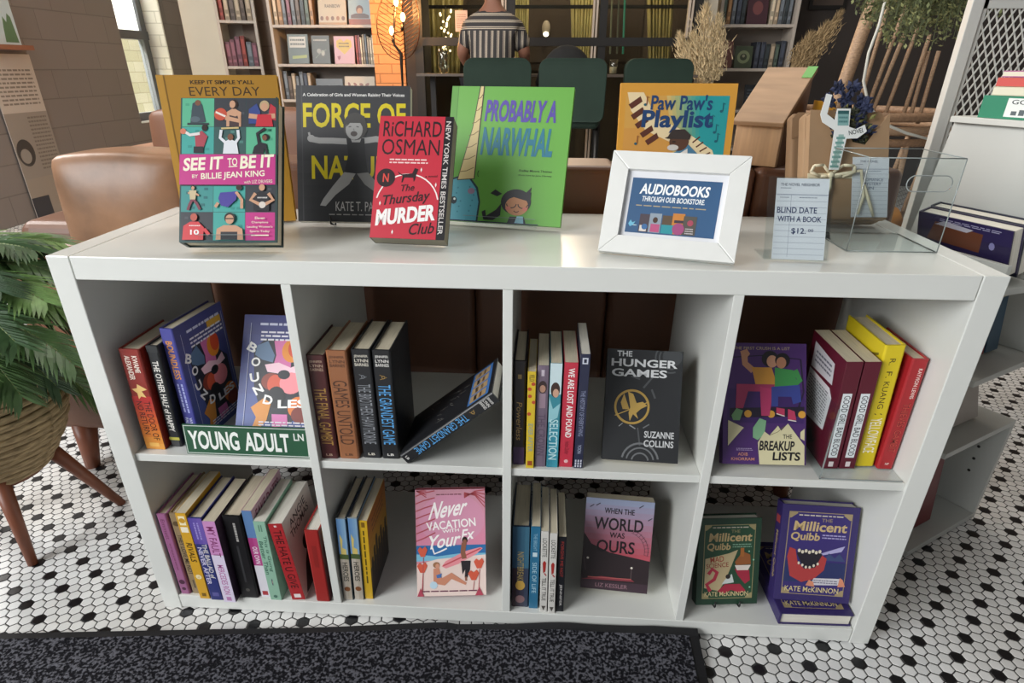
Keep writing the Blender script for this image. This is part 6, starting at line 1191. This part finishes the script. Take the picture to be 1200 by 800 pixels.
SV = [(0, 0, .78), (0, .02, .95), (.0, .06, 1.10), (.0, .10, 1.20), (.0, .118, 1.345), (-.165, .11, 1.196), (-.212, .095, 1.07), (.165, .11, 1.196), (.222, .085, 1.07)]
skin('shirt', SV, [(0, 1), (1, 2), (2, 3), (3, 4), (3, 5), (5, 6), (3, 7), (7, 8)], [(.165, .125), (.155, .116), (.17, .116), (.16, .105), (.064, .064), .072, .066, .072, .066], stripes(), man)
PV = [(0, .0, .82), (-.09, .04, .80), (-.11, .42, .80), (-.11, .40, .34), (.09, .04, .80), (.11, .42, .80), (.11, .40, .34)]
skin('trousers', PV, [(0, 1), (1, 2), (2, 3), (0, 4), (4, 5), (5, 6)], [(.165, .12), .098, .082, .062, .098, .082, .062], mt('#26262c', .8), man)
m = MB(); m.ball((0, .16, 1.49), (.086, .105, .10), mt('#231a17', .7, noise=.3, nscale=60), 18, 12); m.ball((0, .112, 1.42), (.066, .06, .05), mt('#231a17', .7, noise=.3, nscale=60), 14, 8); m.build('hair', man)
for s in (-1, 1): m = MB(); m.ball((s * .082, .17, 1.45), (.012, .025, .034), SK, 10, 8); m.build('ear', man)
for s in (-1, 1): m = MB(); m.tube([(s * .11, .46, .285), (s * .11, .52, .28), (s * .11, .36, .28)], [.04, .03, .045], mt('#3a2d26', .5), 10); m.build('shoe', man)
# counter ledge the person sits at
m = MB(); CT = mt('#5a5048', .4, noise=.1, nscale=6); m.box(-.95, 1.15, 4.30, 4.62, .968, .985, CT); lt = m.build('bar_counter'); tag(lt, 'narrow dark bar counter running in front of the glazed partition', 'counter')
for x in (-.85, .1, 1.05): MB().box(x - .02, x + .02, 4.44, 4.48, 0, .967, BK).build('leg', lt)
gv = MB(); gp = ony(521, 81, 4.5); gv.lathe([(.001, .001), (.030, .001), (.042, .05), (.044, .12), (.036, .17), (.034, .17), (.041, .12), (.039, .05), (.028, .004), (.001, .004)], clear('#eef0ea', name='glassware', base=.10, edge=.6), 20); o = gv.build('glass_vase'); o.location = (gp.x, 4.46, .986); tag(o, 'clear glass vase on the counter left of the seated person', 'vase')
gv = MB(); gp = ony(718, 80, 4.5); gv.lathe([(.001, .001), (.030, .001), (.036, .10), (.034, .10), (.028, .004), (.001, .004)], clear('#eef0ea', name='glassware2', base=.10, edge=.6), 20); gv.lathe([(.001, .005), (.026, .005), (.026, .05), (.001, .05)], mt('#d8cdb8', .6), 16); o = gv.build('candle_glass'); o.location = (gp.x, 4.46, .986); tag(o, 'small glass with a pale candle on the counter right of the middle stool', 'candle glass')
# notice taped on the glass
a, b = ony(533, 12, 4.86), ony(548, 37, 4.86); nb = MB(); nb.box(0, b.x - a.x, 0, .002, 0, a.z - b.z, mt('#b59d92', .7)); p = Pr(nb, (0, 0, 0), (1, 0, 0), (0, 0, 1), (0, -1, 0), b.x - a.x, a.z - b.z); p.dashes(.12, .15, .88, .85, 7, '#8a7268', 3); o = nb.build('paper_notice'); o.location = (a.x, 4.862, b.z); tag(o, 'pinkish paper notice taped to the glass beside the person', 'notice')
# curtains in the room beyond, one thing each
def curtain(px0, px1, bx0, bx1, label, col):
    Y = 6.3; zt, zb = 2.3, .95; a0, a1 = ony(px0, -60, Y).x, ony(px1, -60, Y).x; b0_, b1_ = ony(bx0, 70, Y).x, ony(bx1, 70, Y).x
    n = 48; vs = []; fs = []
    for j in range(13):
        t = j / 12; z = zt + (zb - zt) * t
        for i in range(n + 1):
            s = i / n; x = (a0 + (a1 - a0) * s) * (1 - t) + (b0_ + (b1_ - b0_) * s) * t; vs.append((x, Y + .028 * math.sin(s * math.pi * 15) + .01 * math.sin(s * 31 + t * 4), z))
    for j in range(12):
        for i in range(n): q = j * (n + 1) + i; fs.append((q, q + 1, q + n + 2, q + n + 1))
    m = MB(); m.add(vs, fs, mt(col, .75, noise=.08, nscale=30), True); o = m.build('curtain'); so2 = o.modifiers.new('th', 'SOLIDIFY'); so2.thickness = .006
    tag(o, label, 'curtain', 'yellow tied-back curtains beyond the glass'); return o
curtain(492, 548, 500, 538, 'yellow-green curtain beyond the glass left of the seated person', '#cfc48a')
curtain(600, 622, 600, 618, 'narrow yellow-green curtain beyond the glass right of the person', '#cfc48a'); curtain(664, 704, 672, 690, 'gathered yellow-green curtain beyond the glass above the middle stool', '#cfc48a'); curtain(752, 792, 762, 786, 'gathered olive curtain beyond the glass near the pampas grass', '#b5aa74')
for px0, py0, lab in ((640, 33, 'oval white wall lamp on the dark wall beyond the glass'),):
    c = ony(px0, py0, 6.80); m = MB(); m.ball((0, 0, 0), (.045, .03, .075), mt('#b9b1a4', .4), 16, 10); o = m.build('wall_light', None); bb = MB(); bb.ball((0, -.02, -.055), (.03, .02, .025), emit('#fff0d8', 6), 12, 8); bb.build('bulb', o); o.location = (c.x, 6.82, c.z); tag(o, lab, 'lamp')
for i, (px0, col, lab) in enumerate(((718, '#8a927f', 'string of pale beads hanging beyond the glass by the black mullion'), (733, '#4fb3a2', 'bright turquoise bead string hanging beyond the glass'), (726, '#6f756a', 'dull grey bead string between two others beyond the glass'))):
    m = MB(); a = ony(px0, -20, 5.6); b = ony(px0 - 3, 62, 5.6)
    for k in range(40): m.ball(a.lerp(b, k / 39), .009 if i != 1 else .010, mt(col, .3), 8, 5)
    m.tube([a, b], .002, mt('#4a4a44', .5), 5); tag(m.build('bead_string'), lab, 'beads')
m = MB(); rnd = random.Random(2); fl_ = emit('#ffe0b0', 7)
for k in range(26): c = ony(522 + rnd.uniform(-7, 7), 12 + k * 1.9, 5.7); m.ball(c, .010, fl_, 8, 5)
m.tube([ony(522, 8, 5.71), ony(524, 66, 5.71)], .003, mt('#3a3a30', .6), 5); tag(m.build('light_string'), 'string of small warm lights beyond the glass left of the person', 'string lights')
# pampas grass bunches in floor vases
def pampas(label, x, y, plumes, vaselab, col):
    r = thing('pampas_grass', label, 'dried grass', (x, y, .45)); rnd = random.Random(int(x * 100)); PM = [mt(col, .9), mt('#%02x%02x%02x' % tuple(int(int(col[k:k + 2], 16) * .84) for k in (1, 3, 5)), .9)]
    sm = MB(); o = Vector((x, y, .45))
    for (px, py, qx, qy, wpx) in plumes:
        tip, bs = ony(px, py, y) - o, ony(qx, qy, y) - o; wd = abs(ony(qx + wpx, qy, y).x - ony(qx, qy, y).x); ax = (tip - bs); L_ = ax.length; m = MB(); sm.tube([(0, 0, -.25), (bs.x * .3, 0, bs.z * .4), bs], .004, PM[1], 5)
        for k in range(1000):
            t = rnd.random(); c = bs + ax * t + Vector((rnd.gauss(0, 1), rnd.gauss(0, 1), 0)) * wd * .25 * math.sin(math.pi * min(1, .12 + t * .86)) ; d = (ax.normalized() * .9 + Vector((rnd.gauss(0, .38), rnd.gauss(0, .38), rnd.uniform(-.3, .3)))).normalized() * rnd.uniform(.03, .06); w = d.cross(Vector((rnd.uniform(-1, 1), 1, .2))).normalized() * .0032
            m.add([c - w, c + w, c + d], [(0, 1, 2)], PM[k % 2])
        m.build('plume', r)
    sm.build('stems', r)
    v = MB(); v.lathe([(.001, 0), (.09, 0), (.12, .15), (.11, .32), (.06, .42), (.07, .46), (.055, .46), (.045, .42), (.001, .40)], mt('#b5a58f', .6), 28); o2 = v.build('floor_vase'); o2.location = (x, y, .0); tag(o2, vaselab, 'vase')
pampas('fluffy cream pampas grass in front of the cream pillar', ony(826, 95, 4.7).x, 4.7, [(828, 8, 830, 95, 42), (797, 42, 818, 92, 26), (842, 20, 836, 95, 28), (812, 40, 826, 100, 26)], 'beige floor vase under the cream pampas grass', '#dcc79e')
pampas('leaning tan pampas grass right of the far bookcase', ony(935, 85, 4.7).x, 4.7, [(985, 16, 938, 84, 24), (950, 42, 932, 84, 26), (968, 30, 934, 86, 22)], 'beige floor vase under the tan pampas grass', '#b59c74')
c0, c1 = ony(955, -30, 5.70), ony(990, 11, 5.70); m = MB(); m.box(0, c1.x - c0.x, 0, .02, 0, c0.z - c1.z, mt('#151312', .5)); m.box(.03, c1.x - c0.x - .03, -.002, 0, .03, c0.z - c1.z - .03, mt('#4a3f38', .6, noise=.3, nscale=5)); o = m.build('framed_picture'); o.location = (c0.x, 5.69, c1.z); tag(o, 'dark framed picture at the top of the far right wall', 'picture')
# added warm point lights without fixtures, brightening the room and curtains beyond the glass
for x, y, e in ((.2, 5.9, 95), (-.9, 5.8, 45), (1.3, 5.9, 55)):
    d = bpy.data.lights.new('added_room_fill', 'POINT'); d.energy = e; d.color = (1, .82, .6); d.shadow_soft_size = .15; o = bpy.data.objects.new('added_room_fill', d); COL.objects.link(o); o.location = (x, y, 2.9)
